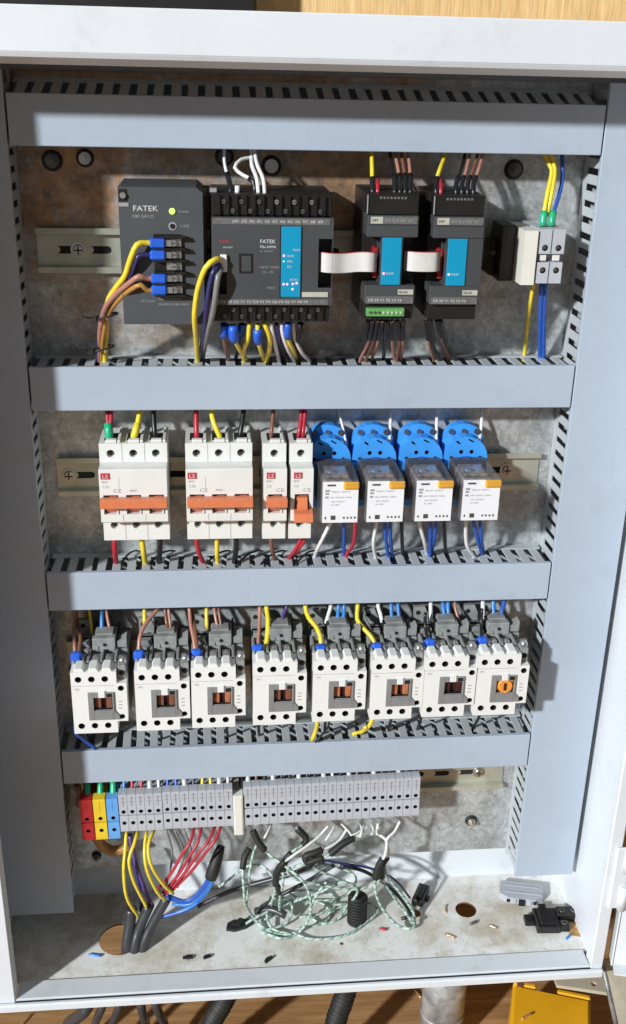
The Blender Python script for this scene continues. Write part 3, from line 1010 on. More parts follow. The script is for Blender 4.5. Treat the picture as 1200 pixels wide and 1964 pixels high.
def relay(xs, xl, xr, label, slabel):
    # socket: a thing of its own; the relay plugs into it
    s = thing("relay_socket", slabel, "relay socket", (xs, 0, 0), "blue relay sockets on the rail")
    def arch(w, zb, zt, zmid):
        pts = [(-w, zb), (w, zb), (w, zmid)]
        for k in range(1, 10):
            a = math.pi * k / 10
            pts.append((w * math.cos(a), zmid + (zt - zmid) * math.sin(a)))
        pts.append((-w, zmid))
        return pts
    MB().prism(arch(18.0, -40, 31, 14), 'Y', -19, -9).obj("back_tier", RBLUE, s)
    f = MB().faceplate(arch(19.0, -38, 23.4, 4), [(-4.2, 9.8, 1.9), (4.8, 9.8, 1.9), (-12.3, 4.3, 1.9), (12.5, 4.3, 1.9), [(-9.5, 19), (-6, 16.5), (-5, 17.5), (-8, 20)],
                       [(1.2, 20.5), (6, 18), (6.6, 19), (2, 21.6)]], -32, -19.2, 0, 8, 1, 1, 8)
    f.obj("front_tier", [RBLUE, HOLE], s)
    MB().prism([(-6.5, 3.2), (-3, 4.8), (2, 5.2), (6, 4.4), (6, 5.3), (2, 6.3), (-3, 5.8)], 'Y', -32.6, -31.9).obj("moulded_mark", TBLUE, s)
    MB().box(-18.8, 18.8, -36, -32.2, -37.5, 1.8, 0, 0.8).obj("plug_face", RBLUE, s)
    for zz in (-33, 27):
        for xx in (-11, 0, 11):
            MB().cyl((xx, -19.2 if zz > 0 else -32.2, zz - (0 if zz < 0 else 3)), (xx, -21 if zz > 0 else -33.8, zz - (0 if zz < 0 else 3)), 2.4, 10).obj("terminal_screw", SCREW, s)
    W = xr - xl
    t = thing("relay", label, "relay", (xl, 0, -29.3), "clear relays with white labels")
    MB().box(1.2, W - 1.2, -44, -36.4, 1, 36, 0, 0.4).obj("relay_base", BLACK, t)
    w = MB().box(4, W - 4, -76, -44.2, 4, 31, 0, 1).box(6, W - 6, -70, -46, 31.1, 33.4, 0, 0.5).cyl((W / 2 - 5, -60, 30.5), (W / 2 - 5, -60, 34.2), 3, 12, 1).box(W / 2 + 1, W / 2 + 8, -66, -52, 31, 34.6, 1, 0.4)
    w.obj("relay_works", [RGUTS, STEEL], t)
    MB().box(0, W, -88.6, -36.2, -0.4, 36.4, 0, 1.4).obj("clear_cover", CLEAR, t)
    MB().prism([(1.4, 0.2), (W - 0.6, 0.2), (W - 0.6, 29.0), (W * 0.60, 29.0), (W * 0.60, 35.4), (1.4, 35.4)], 'Y', -89.3, -88.7).obj("white_label", LABEL, t)
    lv = MB().box(W * 0.58, W - 0.2, -91.6, -88.7, 29.2, 35.6, 0, 1.0).box(W * 0.62, W - 1, -92.2, -91.5, 31, 34).obj("test_lever", AMBER, t)
    y = -89.3
    MB().box(5, 11.6, y - 0.3, y, 31.8, 33.2).obj("dark_print", SCREW, t)
    for a, b, zz in ((3.4, 7, 27), (3.4, 6.4, 24.5), (3.4, 6, 21.4)):
        MB().box(a, b, y - 0.2, y, zz, zz + 1.6).obj("label_print", GPRINT, t)
    text("RELAY 24VDC", 1.5, 8.6, y, 26.2, GPRINT, t, sx=1.2)
    text("10A 250VAC 50Hz", 1.4, 7.0, y, 21.4, GPRINT, t, sx=1.2)
    text("10A 30VDC", 1.4, 8.0, y, 17.8, GPRINT, t, sx=1.2)
    text("AC 220V", 1.4, 8.0, y, 15.0, GPRINT, t)
    MB().box(8.2, 12.0, y - 0.3, y, 2.8, 6.4).box(3.4, 4.6, y - 0.2, y, 3.4, 5.4).obj("dark_print", SCREW, t)
    for k in range(4):
        MB().box(18.2 + k * 3.0, 19.5 + k * 3.0, y - 0.3, y, 3.6, 5.2).obj("label_mark", SCREW, t)


relay(48.0, 36.0, 66.6, "clear relay with white label beside the single pole breakers", "blue socket half shaded by the single pole breaker")
relay(87.0, 72.0, 103.6, "second clear relay from the single pole breakers", "second blue socket from the single pole breakers")
relay(127.0, 111.6, 143.2, "third clear relay from the single pole breakers", "third blue socket from the single pole breakers")
relay(165.8, 149.8, 182.2, "clear relay nearest the bare end of the rail", "blue socket nearest the bare end of the rail")


# ================================================================== CONTACTORS
def contactor(label, core, w, h):
    t = thing("contactor", label, "contactor", (0, 0, 0), "white contactors in a row")
    MB().box(0.6, w - 0.4, -44, -9, -1, h + 1, 0, 0.8).box(0.4, w - 0.2, -62, -44.1, 6, h - 5, 0, 0.6).obj("base", CGREY, t)
    k = w / 46.0
    out = [(0, 0), (37.0 * k, 0), (37.0 * k, 11.5), (w, 11.5), (w, h - 11.5), (37.8 * k, h - 11.5), (37.8 * k, h), (0, h)]
    holes = [(x * k, h - 7, 2.9) for x in (6.2, 17.2, 28.3)] + [(x * k, 7.6, 2.9) for x in (6.4, 17.6, 28.8)] + [(41.2 * k, h - 16.6, 2.7), (41.2 * k, 16.2, 2.4)]
    win = [(18.0 * k, 23.5), (33.6 * k, 23.5), (33.6 * k, 36.4), (18.0 * k, 36.4)]
    hd = MB().faceplate(out, holes + [win], -80, -62.2, 0, 9, 1, 1, 12)
    hd.obj("head", [CWHITE, HOLE], t)
    for x, z, _ in holes:
        MB().cyl((x, -71.2, z), (x, -73.5, z), 2.3, 10).box(x - 1.7, x + 1.7, -73.9, -73.4, z - 0.4, z + 0.4, 1).obj("terminal_screw", [SCREW, HOLE], t)
    fr = MB()
    for a in ((13.4, 17.9, 14, 41.4), (33.7, 35.0, 14, 41.4), (18, 33.6, 14, 23.4), (18, 22, 36.5, 41.4), (28, 33.6, 36.5, 41.4)):
        fr.box(a[0] * k, a[1] * k, -81.6, -79.9, a[2], a[3], 0, 0.15)
    fr.prism([(35.1 * k, 14), (39 * k, 14), (39 * k, 18), (35.1 * k, 23)], 'Y', -81.4, -79.9)
    fr.obj("window_frame", WGREY, t)
    MB().box(22.2 * k, 27.8 * k, -82, -79.9, 36.6, 42.6, 0, 0.3).obj("white_tab", CWHITE, t)
    MB().box(29 * k, 33 * k, -82.4, -81.5, 37.4, 40.6).obj("dark_notch", HOLE, t)
    c = MB().box(18.2 * k, 24 * k, -78.0, -71.5, 24, 36.2, 0, 0.4).box(28.5 * k, 33.4 * k, -78.6, -71.5, 24, 36.2, 0, 0.5).box(24.1 * k, 28.4 * k, -75, -71.4, 24, 36.2, 1)
    if core is OCORE:
        c.cyl((26 * k, -75.5, 29.8), (26 * k, -81, 29.8), 7.4, 20, 0, 6.4).box(24.6 * k, 27.2 * k, -81.3, -80.9, 26, 33.4, 1)
    c.obj("core", [core, DBROWN], t)
    MB().box(0.5, 36, -80.15, -79.95, h - 13.6, h - 13.3).obj("seam_line", GPRINT, t)
    for q in range(3):
        MB().box(38.6 * k, 41.6 * k, -80.2, -79.9, 24.4 + q * 3.4, 25.2 + q * 3.4).obj("print_mark", GPRINT, t)
    text("MC", 2.0, 3.0, -80, h - 17.5, GPRINT, t)
    # terminal compartments above
    for x in (0.2, 12.0, 23.2, 35.0):
        MB().box(x * k, (x + 2.4) * k, -66, -40, h - 6, h + 2.6, 0, 0.5).obj("divider", CGREY, t)
    for x in (2.6, 14.4, 25.6):
        MB().prism([(x * k, h + 0.1), ((x + 8.6) * k, h + 0.1), ((x + 7.0) * k, h + 3.6), ((x + 1.6) * k, h + 3.6)], 'Y', -79.4, -66.2).obj("top_lug", CWHITE, t)
        q = MB().box(x * k, (x + 8.8) * k, -62, -46, h - 5, h - 2.6, 1).box((x + 1) * k, (x + 8) * k, -60, -48, h - 2.5, h - 0.6, 0, 0.3)
        q.cyl(((x + 4.4) * k, -61.5, h + 1.2), ((x + 4.4) * k, -56, h + 1.2), 2.6, 10)
        q.obj("clamp", [STEEL, HOLE], t)
    bl = MB().box(15.5 * k, 35.5 * k, -46, -24, h + 1.5, h + 13, 0, 0.8).box(2 * k, 13 * k, -40, -28, h + 1, h + 6, 0, 0.6).box(15.5 * k, 21 * k, -47, -40, h + 2, h + 6, 0, 0.6).box(30 * k, 35 * k, -48, -40, h + 1.5, h + 5, 0, 0.6)
    bl.box(18 * k, 33 * k, -40, -27, h + 13.1, h + 14.6, 0, 0.4)
    bl.obj("coil_block", CGREY, t)
    MB().cyl((26 * k, -46, h + 7), (26 * k, -46.6, h + 7), 1.6, 10).obj("block_hole", HOLE, t)
    MB().prism([(36.5 * k, h + 3), (44.6 * k, h + 3), (44.6 * k, h + 13), (40 * k, h + 10), (36.5 * k, h + 9)], 'Y', -44, -34).obj("side_block", CGREY, t)
    wp = MB().prism([(0.8 * k, h + 1), (14 * k, h + 1), (14 * k, h + 8), (10.5 * k, h + 16), (0.8 * k, h + 16)], 'Y', -16, -12)
    wp.cyl((4.6 * k, -16, h + 10), (4.6 * k, -16.4, h + 10), 2.2, 10, 1)
    wp.obj("wing_plate", [CGREY, HOLE], t)
    MB().box(15 * k, 17.4 * k, -40, -14, h + 1, h + 13, 0, 0.3).box(35.6 * k, 37.6 * k, -42, -12, h + 1, h + 11, 0, 0.3).box(1 * k, 14 * k, -34, -30, h + 1, h + 6, 0, 0.4).box(21 * k, 31 * k, -25.5, -14, h + 1, h + 7, 0, 0.5).obj("black_insert", BLACK, t)
    for x in (5.5, 9.5, 24, 30):
        MB().cyl((x * k, -38, h + 1), (x * k, -38, h + 5.5), 1.7, 8, 0, 1.3).obj("contact_pin", STEEL, t)
    sc_ = MB().box(38.6 * k, 45.6 * k, -74, -62.3, h - 11.2, h + 2, 0, 0.7).obj("side_terminal", CGREY, t)
    MB().cyl((42 * k, -74, h - 4.5), (42 * k, -74.8, h - 4.5), 2.5, 12).obj("terminal_hole", HOLE, sc_)
    MB().cyl((42.6 * k, -70, h + 2), (42.6 * k, -64, h + 5.6), 3.4, 12).obj("clamp_screw", STEEL, sc_)
    return t


cpos = [-172.6, -119.1, -71.0, -17.8, 34.6, 85.7, 132.6, 179.4]
cz = [-228.6, -228.0, -227.0, -226.2, -225.0, -224.8, -224.0, -224.2]
ctop = [-167.4, -167.2, -166.4, -162.9, -163.0, -163.6, -162.8, -162.4]
ccore = [BROWN, BROWN, OCORE, BROWN, BROWN, BROWN, DBROWN, OCORE]
clab = ["contactor nearest the shaded left duct, brown core in its window", "contactor second from the shaded left duct",
        "contactor third from the left with an orange brown core", "contactor with a yellow wire falling just right of its blue lug",
        "contactor with a bent yellow wire above and a yellow tail hanging straight down",
        "contactor with a long slanting yellow wire above and yellow tails lying left", "contactor next to the last one, with a dark red core",
        "last contactor by the lit duct, with a bright orange core"]
BR2 = plastic("red_brown_core", (0.42, 0.14, 0.06), 0.5, 0.3, 200, 0.1)
ccore[2] = BR2
ccore[4] = BR2
ccore[5] = BR2
for k in range(8):
    t = contactor(clab[k], ccore[k], 46.6 if k < 6 else 47.4, ctop[k] - cz[k])
    t.location = Vector((cpos[k], 0, cz[k])) * MM

# ================================================================== TERMINAL BLOCKS
def term_mesh(w, hh, hole):
    b = MB().box(0.15, w - 0.15, -38, -8.6, -1, hh - 9, 0, 0.3)
    zm = hh * 0.44
    b.faceplate([(0.15, zm + 0.7), (w - 0.15, zm + 0.7), (w - 0.15, hh), (0.15, hh)], [(w * 0.52, zm + 4.0, 2.15)], -48, -38.1, 0, 5, 1, 1, 8)
    b.faceplate([(0.15, 0), (w - 0.15, 0), (w - 0.15, zm - 0.7), (0.15, zm - 0.7)], [(w * 0.52, zm * 0.52, 2.15)], -48, -38.1, 0, 5, 1, 1, 8)
    return b, zm


tcache = {}


def terminal(x, w, hh, z, mat, label, group):
    key = (round(w, 2), round(hh, 1), mat.name)
    if key not in tcache:
        b, zm = term_mesh(w, hh, 0)
        s = MB().cyl((0, -44.5, 0), (0, -45.6, 0), 1.5, 8).box(-1.1, 1.1, -45.9, -45.5, -0.3, 0.3, 1)
        tab = MB().box(w * 0.22, w * 0.80, -47.6, -38.2, 0, 2.6, 0, 0.3)
        mk = MB().box(w * 0.25, w * 0.8, -48.25, -47.95, hh * 0.80, hh * 0.80 + 0.5).box(w * 0.25, w * 0.8, -48.25, -47.95, hh * 0.90, hh * 0.90 + 0.5).box(
            w * 0.47, w * 0.55, -48.25, -47.95, hh * 0.68, hh * 0.95)
        tcache[key] = (b.mesh("body", [mat, HOLE]), s.mesh("clamp_screw", [SCREW, HOLE]), tab.mesh("side_tab", mat), mk.mesh("moulded_groove", GPRINT if mat is TGREY else mat), zm)
    bm_, sm_, tm_, gm_, zm = tcache[key]
    t = thing("terminal_block", label, "terminal", (x, 0, z), group, RA)
    link(bm_, "body", t)
    link(sm_, "clamp_screw", t, (w * 0.52, 0, zm + 4.0))
    link(sm_, "clamp_screw", t, (w * 0.52, 0, zm * 0.52))
    link(gm_, "moulded_groove", t)
    return t


TG = "terminal blocks on the bottom rail"
terminal(-178.0, 11.8, 46.4, -370.8, TRED, "red terminal block at the shaded end of the bottom rail", TG)
terminal(-165.6, 11.6, 46.4, -370.6, TYEL, "yellow terminal block between the red and blue ones", TG)
terminal(-153.4, 11.0, 46.2, -370.4, TBLU, "light blue terminal block between the yellow and grey ones", TG)
for k in range(5):
    terminal(-142.0 + k * 8.1, 8.1, 42.4, -362.4 + k * 0.03, TGREY, "grey terminal block, %s to the right of the light blue one" % ORD[k], TG)
for k in range(8):
    terminal(-101.2 + k * 8.25, 8.25, 42.6, -361.6 + k * 0.05, TGREY, "grey terminal block, %s left of the cream end stop" % (ORD[7 - k] if k < 7 else "touching and just"), TG)
for k in range(21):
    lab = "grey terminal block, %s right of the cream end stop" % ("touching and just" if k == 0 else ORD[k]) if k < 20 else "last grey terminal block, beside the bare end of the bottom rail"
    terminal(-25.2 + k * 8.08, 8.08, 44.4, -361.2 + k * 0.14, TGREY, lab, TG)
t = thing("end_stop", "cream end stop standing between the two runs of grey terminals", "end stop", (-34.9, 0, -371.6), None, RA)
MB().box(0.2, 9.6, -50, -8.6, 0, 46, 0, 0.6).obj("body", CREAM, t)
MB().box(1.5, 8.3, -50.4, -49.9, 2, 44, 0, 0.15).obj("marker_face", CREAM, t)
t = thing("end_stop", "dark end clamp beside the cream stop on the bottom rail", "end stop", (-33, 0, -322), None, RA)
MB().box(0.5, 3.4, -42, -10, -2, 16, 0, 0.4).box(4.6, 7.4, -40, -10, -2, 14, 0, 0.4).obj("clamp", BLACK, t)
MB().cyl((2, -42, 10), (2, -43, 10), 1.3, 10).obj("screw", STEEL, t)

# ================================================================== WIRES, TOP ROW
FER = WM['black']


def ferr(a=0.8, b=1.0, r=2.0, mt=None, nm="ferrule"):
    return (nm, a, b, r, mt or FER)


GW = "wires into the top of the wide controller"
wire([(430, 306, -30), (433, 325, -40), (440, 350, -52), (443, 374, -60)], 'white', "white wire ending in the first black ferrule above the wide controller", GW, 1.3, 12, 0, [ferr(0.62)])
wire([(455, 356, -64), (455, 376, -64)], 'white', "short white stub standing on the wide controller", GW, 1.9)
wire([(488, 300, -30), (462, 306, -38), (450, 322, -46), (466, 336, -52), (486, 348, -56), (489, 374, -60)], 'white', "white wire bending in a hook above the wide controller", GW, 1.4, 6, 0, [ferr(0.84)])
wire([(482, 294, -30), (483, 318, -44), (492, 342, -56), (496, 376, -64)], 'white', "white wire just left of the last one above the wide controller", GW, 1.5, 12)
wire([(489, 292, -32), (494, 318, -46), (505, 344, -58), (508, 378, -66)], 'white', "rightmost white wire falling onto the wide controller", GW, 1.5, 12)

for (nm, xs, dx, x0) in (("green-plug", 713, 0, 0), ("far", 840, 1, 1)):
    GE = "wires into the top of the %s module" % nm
    top = (713, 292) if not x0 else (853, 298)
    bx = 714 if not x0 else 836
    wire([(top[0], top[1], -30), ((top[0] + bx) / 2, 322, -44), (bx, 350, -54), (bx + 1, 374, -62)], 'yellow', "yellow wire into the top of the %s expansion module" % nm, GE, 1.7, 12, 0, [ferr(0.78, 1, 2.1)])
    rx = 724 if not x0 else 845
    wire([(rx, 345, -52), (rx, 374, -62)], 'red', "short red ferrule beside the yellow wire of the %s module" % nm, GE, 1.7)
    tops = (748, 758, 770, 783) if not x0 else (892, 901, 916, 926)
    bots = (757, 767, 777, 787) if not x0 else (875, 886, 897, 908)
    for k in range(4):
        wire([(tops[k], 294, -28), ((tops[k] + bots[k]) / 2 + 1, 325, -42), (bots[k], 352, -54), (bots[k], 374, -62)], ('black', 'pink', 'brown', 'pink')[k],
             "%s of four dark wires into the top of the %s module" % (ORD[k], nm), GE, 1.4, 12, 0, [ferr(0.70, 1, 1.9)])
GR = "wires at the two grey terminals on the top rail"
GSL = [("green_sleeve", 0.86, 1.0, 2.9, WM['green'])]
wire([(1044, 300, -24), (1058, 325, -30), (1050, 370, -38), (1042, 415, -44), (1041, 434, -46)], 'yellow', "yellow wire into the green sleeve at the cream plate, left of its pair", GR, 1.8, 12, 0, GSL)
wire([(1056, 298, -24), (1064, 325, -30), (1058, 370, -38), (1048, 415, -42)], 'yellow', "yellow wire into the green sleeve at the cream plate, right of its pair", GR, 1.8, 12)
wire([(1078, 298, -18), (1078, 345, -26), (1069, 385, -36), (1059, 415, -44), (1058, 434, -46)], 'blue', "blue wire into the green sleeve beside the lit slotted duct", GR, 1.6, 12, 0, GSL)
wire([(1024, 540, -38), (1014, 600, -26), (1005, 684, 'z', 86)], 'yellow', "yellow wire hanging below the cream plate", GR, 1.7, 0, 10)
wire([(1038, 545, -42), (1036, 610, -30), (1035, 686, 'z', 86)], 'blue', "blue wire below the grey terminals, left of its pair", GR, 1.8, 0, 10)
wire([(1046, 545, -42), (1043, 610, -30), (1042, 688, 'z', 86)], 'blue', "blue wire below the grey terminals, right of its pair", GR, 1.8, 0, 10)

# power supply wires with blue lugs
GP = "wires of the power supply"


def lug(z):
    return z


def psw(z, pts, col, lab, r=2.0):
    p0 = Vector((-113.6 + 26, -79.5, 129 + z))
    P = [p0, p0 + Vector((-8, -0.6, 0))] + [PT(q) for q in pts]
    o = wire(P, col, lab, GP, r, 0, 10)
    mb = MB().box(-113.6 + 21.2, -113.6 + 33, -82.6, -77.4, 129 + z - 3.7, 129 + z + 3.7, 0, 1.5)
    mb.obj("blue_lug", TBLUE, o)
    MB().box(-113.6 + 33, -113.6 + 37, -80.4, -79.6, 129 + z - 2.2, 129 + z + 2.2).obj("lug_tongue", STEEL, o)


psw(26.4 + 33.8, [(262, 470, -84), (249, 500, -82), (239, 530, -76), (222, 552, -70), (206, 582, -60), (203, 640, -40), (201, 694, 'z', 86)], 'yellow', "yellow wire on the topmost blue lug of the power supply", 2.2)
psw(26.4 + 25.3, [(264, 492, -82), (254, 520, -78), (238, 548, -70), (214, 574, -62), (196, 606, -52), (190, 650, -36), (187, 692, 'z', 86)], 'navy', "navy wire on the second blue lug of the power supply", 1.9)
psw(26.4 + 8.45, [(266, 530, -84), (244, 546, -78), (220, 566, -70), (201, 592, -60), (192, 634, -44), (190, 692, 'z', 86)], 'pink', "pinkish brown wire on the third blue lug of the power supply", 2.1)
psw(26.4, [(270, 546, -82), (250, 556, -78), (228, 574, -68), (208, 602, -56), (198, 645, -42), (195, 693, 'z', 86)], 'orange', "orange brown wire on the lowest blue lug of the power supply", 1.9)
for px, py, y, lab in ((202, 606, -57, "black cable tie pinching the power supply wires near the case"), (196, 668, -37, "black cable tie round the power supply wires above the slotted duct")):
    c = at(px, py, y)
    S = [c + Vector((9.0 * math.cos(a), 5.5 * math.sin(a), 2.2 * math.cos(a))) for a in [2 * math.pi * k / 20 for k in range(21)]]
    mb = MB().tube(S, 0.9, 6).box(c.x - 10.5, c.x - 6, c.y - 6.5, c.y - 2.5, c.z - 4, c.z + 0.5, 0, 0.5).tube([c + Vector((-8, -5, -1)), c + Vector((-15, -9, 1)), c + Vector((-19, -9, 6))], 0.6, 5)
    tag(mb.obj("cable_tie", RUBBER), lab, "cable tie", "black cable ties")

# plug on the wide controller
GQ = "wires from the white plug of the wide controller"
wire([(422, 497, -86), (412, 498, -92), (394, 514, -94), (379, 556, -88), (373, 600, -82), (374, 630, -72), (377, 662, -48), (379, 694, 'z', 86)], 'yellow', "yellow wire from the white plug of the wide controller", GQ, 2.1, 0, 12)
wire([(421, 508, -86), (411, 516, -92), (402, 545, -90), (396, 590, -84), (391, 632, -70), (387, 664, -46), (384, 692, 'z', 86)], 'navy', "navy wire from the white plug of the wide controller", GQ, 2.0, 0, 12)
wire([(424, 515, -86), (418, 530, -92), (414, 560, -90), (408, 600, -84), (398, 636, -68), (392, 664, -46), (388, 690, 'z', 86)], 'grey', "dark grey wire from the white plug of the wide controller", GQ, 2.2, 0, 12)

GB = "wires under the wide controller"
BS = lambda a=0.0, b=0.12: ("blue_lug", a, b, 3.2, TBLUE)
rows = [
    ([(430, 622, -66), (429, 645, -60), (433, 668, -46), (438, 692, 'z', 86)], 'brown', "brown wire below the first blue lug of the wide controller", 1.8, [BS()]),
    ([(447, 624, -68), (448, 646, -66), (459, 670, -52), (473, 692, 'z', 86)], 'yellow', "yellow wire curving right from a round blue lug of the wide controller", 1.8, [("blue_lug", 0.04, 0.16, 3.9, TBLUE)]),
    ([(478, 618, -66), (476, 648, -62), (467, 672, -48), (468, 694, 'z', 86)], 'yellow', "yellow wire between the two blue lugs under the wide controller", 1.9, []),
    ([(464, 622, -62), (461, 642, -58), (458, 656, -50), (452, 690, 'z', 86)], 'navy', "navy wire behind the yellow ones under the wide controller", 1.6, [("blue_lug", 0, 0.12, 2.8, TBLUE)]),
    ([(494, 622, -68), (494, 650, -64), (500, 672, -50), (506, 693, 'z', 86)], 'yellow', "yellow wire under the third blue lug of the wide controller", 1.8, [("blue_lug", 0.08, 0.20, 3.4, TBLUE)]),
    ([(506, 618, -66), (516, 645, -62), (516, 670, -50), (510, 695, 'z', 86)], 'yellow', "bowed yellow wire right of the third blue lug of the wide controller", 2.0, []),
    ([(519, 618, -66), (524, 645, -60), (529, 668, -48), (535, 695, 'z', 86)], 'white', "first white wire under the wide controller", 1.6, []),
    ([(530, 620, -64), (534, 650, -56), (540, 690, 'z', 86)], 'navy', "navy wire between the first two white wires of the wide controller", 1.4, []),
    ([(539, 618, -66), (543, 645, -60), (553, 672, -48), (564, 694, 'z', 86)], 'white', "second white wire under the wide controller", 1.6, []),
    ([(552, 620, -68), (552, 648, -62), (562, 672, -48), (568, 690, 'z', 86)], 'yellow', "yellow wire under the last blue lug of the wide controller", 1.6, [("blue_lug", 0, 0.12, 2.8, TBLUE)]),
    ([(561, 618, -66), (566, 650, -58), (580, 678, -46), (594, 694, 'z', 86)], 'white', "last white wire slanting right under the wide controller", 1.5, []),
    ([(576, 620, -66), (574, 642, -60), (570, 656, -54), (582, 690, 'z', 86)], 'pink', "pinkish wire on a black ferrule at the end of the wide controller", 1.4, [ferr(0, 0.34, 2.4)]),
]
for pts, col, lab, r, sl in rows:
    wire(pts, col, lab, GB, r, 0, 10, sl)
GD = "wires under the green-plug module"
rows = [((705, 616), (694, 655), (682, 690), 'black'), ((714, 616), (706, 655), (690, 693), 'pink'), ((724, 616), (715, 655), (700, 694), 'brown'), ((733, 616), (724, 655), (712, 692), 'pink'),
        ((741, 616), (738, 655), (735, 690), 'black'), ((751, 616), (752, 655), (757, 692), 'pink'), ((762, 616), (766, 655), (760, 694), 'brown'), ((773, 616), (772, 655), (768, 692), 'pink')]
for k, (a, b_, c, col) in enumerate(rows):
    wire([(*a, -72), (*b_, -52), (c[0], c[1], 'z', 86)], col, "%s of the dark ferruled wires under the green plug" % ORD[k], GD, 1.5, 0, 10, [ferr(0, 0.30, 2.1)])
GD = "wires under the far module"
rows = [((818, 612), (822, 655), (832, 690), 'pink'), ((824, 612), (830, 660), (842, 692), 'black'), ((838, 612), (848, 650), (860, 690), 'pink'), ((843, 612), (856, 660), (874, 692), 'black')]
for k, (a, b_, c, col) in enumerate(rows):
    wire([(*a, -66), (*b_, -48), (c[0], c[1], 'z', 86)], col, "%s of four dark wires under the far module" % ORD[k], GD, 1.6, 0, 10, [ferr(0, 0.28, 2.3)])

# ================================================================== WIRES, MIDDLE ROW
ZT2, ZT3, ZT4 = 86, -93.4, -275


def bw(x0, x1, x2, col, lab, r=2.0, sl=(), y2=836):
    wire([(x0, 786, -26), (x1, 812, -32), (x2, y2, -36)], col, lab, "wires into the tops of the breakers", r, 10, 6, sl)


bw(205, 207, 209, 'red', "dark red wire in the green sleeve of the first breaker, left of its pair", 1.8, [("green_sleeve", 0.60, 0.95, 3.6, WM['green'])])
bw(213, 212, 213, 'red', "dark red wire beside the green sleeve of the first breaker, right of its pair", 1.8)
bw(268, 264, 257, 'yellow', "yellow wire into the middle pole of the first breaker", 2.3, [("yellow_sleeve", 0.6, 0.95, 3.0, WM['yellow'])])
bw(294, 295, 297, 'black', "black wire into the last pole of the first breaker", 2.2)
bw(376, 376, 377, 'red', "dark red wire into the first pole of the second breaker", 2.2)
bw(405, 410, 421, 'yellow', "yellow wire into the middle pole of the second breaker", 2.3)
bw(467, 464, 460, 'black', "black wire into the last pole of the second breaker", 2.2)
bw(524, 522, 520, 'brown', "brown wire into the single pole breaker with its lever up", 1.7, (), 832)
bw(578, 576, 573, 'red', "dark red wire into the lever-down breaker, left of its pair", 1.8, (), 830)
bw(585, 583, 581, 'red', "dark red wire into the lever-down breaker, right of its pair", 1.8, (), 830)


def bd(x0, x1, x2, col, lab, r=1.9, y0=1030, z=ZT3, ye=1080):
    wire([(x0, y0, -36), (x1, (y0 + ye) / 2 + 4, -33), (x2, ye, 'z', z)], col, lab, "wires out of the bottoms of the breakers", r, 6, 12)


bd(219, 220, 222, 'red', "red wire below the first pole of the first breaker", 2.4)
bd(271, 275, 278, 'yellow', "yellow wire below the middle pole of the first breaker", 2.4)
bd(307, 306, 305, 'black', "black wire below the last pole of the first breaker", 2.4)
bd(376, 381, 389, 'red', "dark red wire below the first pole of the second breaker", 2.1)
bd(416, 416, 417, 'yellow', "yellow wire below the middle pole of the second breaker", 2.1)
bd(453, 452, 449, 'black', "black wire below the last pole of the second breaker", 2.4)
bd(519, 522, 526, 'brown', "brown wire below the lever-up single pole breaker", 1.8, 1030, ZT3, 1074)
bd(578, 566, 553, 'red', "red wire slanting left below the lever-down breaker", 1.7, 1030, ZT3, 1072)
bd(586, 572, 560, 'red', "red wire slanting left below the lever-down breaker, right of its pair", 1.7, 1030, ZT3, 1070)
for k, (a, b_) in enumerate(((232, 262), (285, 330), (395, 440), (455, 500), (500, 545), (568, 604))):
    p, q = onz(a, 1082, -92.5), onz(b_, 1056, -91.5)
    mid = p.lerp(q, 0.5) + Vector((0, 0, 3.5))
    labs = ("beside the first breaker's red wire", "right of the first breaker's black wire", "below the red wire of the second breaker",
            "right of the black wire of the second breaker", "below the lever-up breaker", "below the lever-down breaker")
    wire([p + Vector((0, 0, -8)), p, mid, q, q + Vector((0, 4, -8))], 'black', "thin black wire looping over the slots " + labs[k], "thin black loops over the slotted duct", 0.9)

GRW = "white wires above the blue sockets"
for k, pts in enumerate((((650, 792), (658, 822), (663, 850)), ((749, 803), (748, 828), (746, 852)), ((838, 792), (837, 822), (836, 852)), ((924, 798), (922, 825), (918, 852)))):
    wire([(*pts[0], -8), (*pts[1], -16), (*pts[2], -22)], 'white', ("thin white wire above the half shaded blue socket", "white wire above the second blue socket", "white wire above the third blue socket",
         "white wire above the blue socket nearest the bare rail")[k], GRW, 1.5 if k else 1.1, 6, 5)
GRB = "wires below the clear relays"
rb = [("relay beside the breakers", [((634, 1000), (612, 1046), (603, 1068), 'white', 'white'), ((660, 1000), (660, 1030), (659, 1066), 'blue', 'blue'), ((681, 1000), (678, 1040), (663, 1068), 'red', 'red')]),
      ("second relay", [((722, 1000), (716, 1042), (720, 1070), 'white', 'white'), ((738, 1000), (740, 1035), (744, 1068), 'blue', 'blue, left of its pair,'), ((748, 1000), (749, 1035), (752, 1066), 'blue', 'blue, right of its pair,'),
                        ((770, 1000), (771, 1035), (772, 1064), 'black', 'black')]),
      ("third relay", [((803, 1000), (814, 1040), (818, 1062), 'white', 'white'), ((826, 1000), (825, 1035), (824, 1068), 'blue', 'blue, left of its pair,'), ((837, 1000), (832, 1035), (827, 1064), 'blue', 'blue, right of its pair,'),
                       ((852, 1000), (853, 1035), (854, 1062), 'black', 'black')]),
      ("last relay", [((893, 1000), (895, 1045), (910, 1070), 'white', 'white'), ((908, 1000), (916, 1035), (924, 1064), 'blue', 'blue, left of its pair,'), ((921, 1000), (923, 1035), (927, 1062), 'blue', 'blue, right of its pair,')])]
for nm, ws in rb:
    for a, b_, c, col, lab in ws:
        wire([(*a, -46), (*b_, -36), (c[0], c[1], 'z', ZT3)], col, "%s wire below the %s" % (lab, nm), GRB, 1.7, 8, 12)

# ================================================================== WIRES, CONTACTOR ROW
GC = "wires into the tops of the contactors"
CN = ["first", "second", "third", "fourth", "fifth", "sixth", "seventh", "last"]


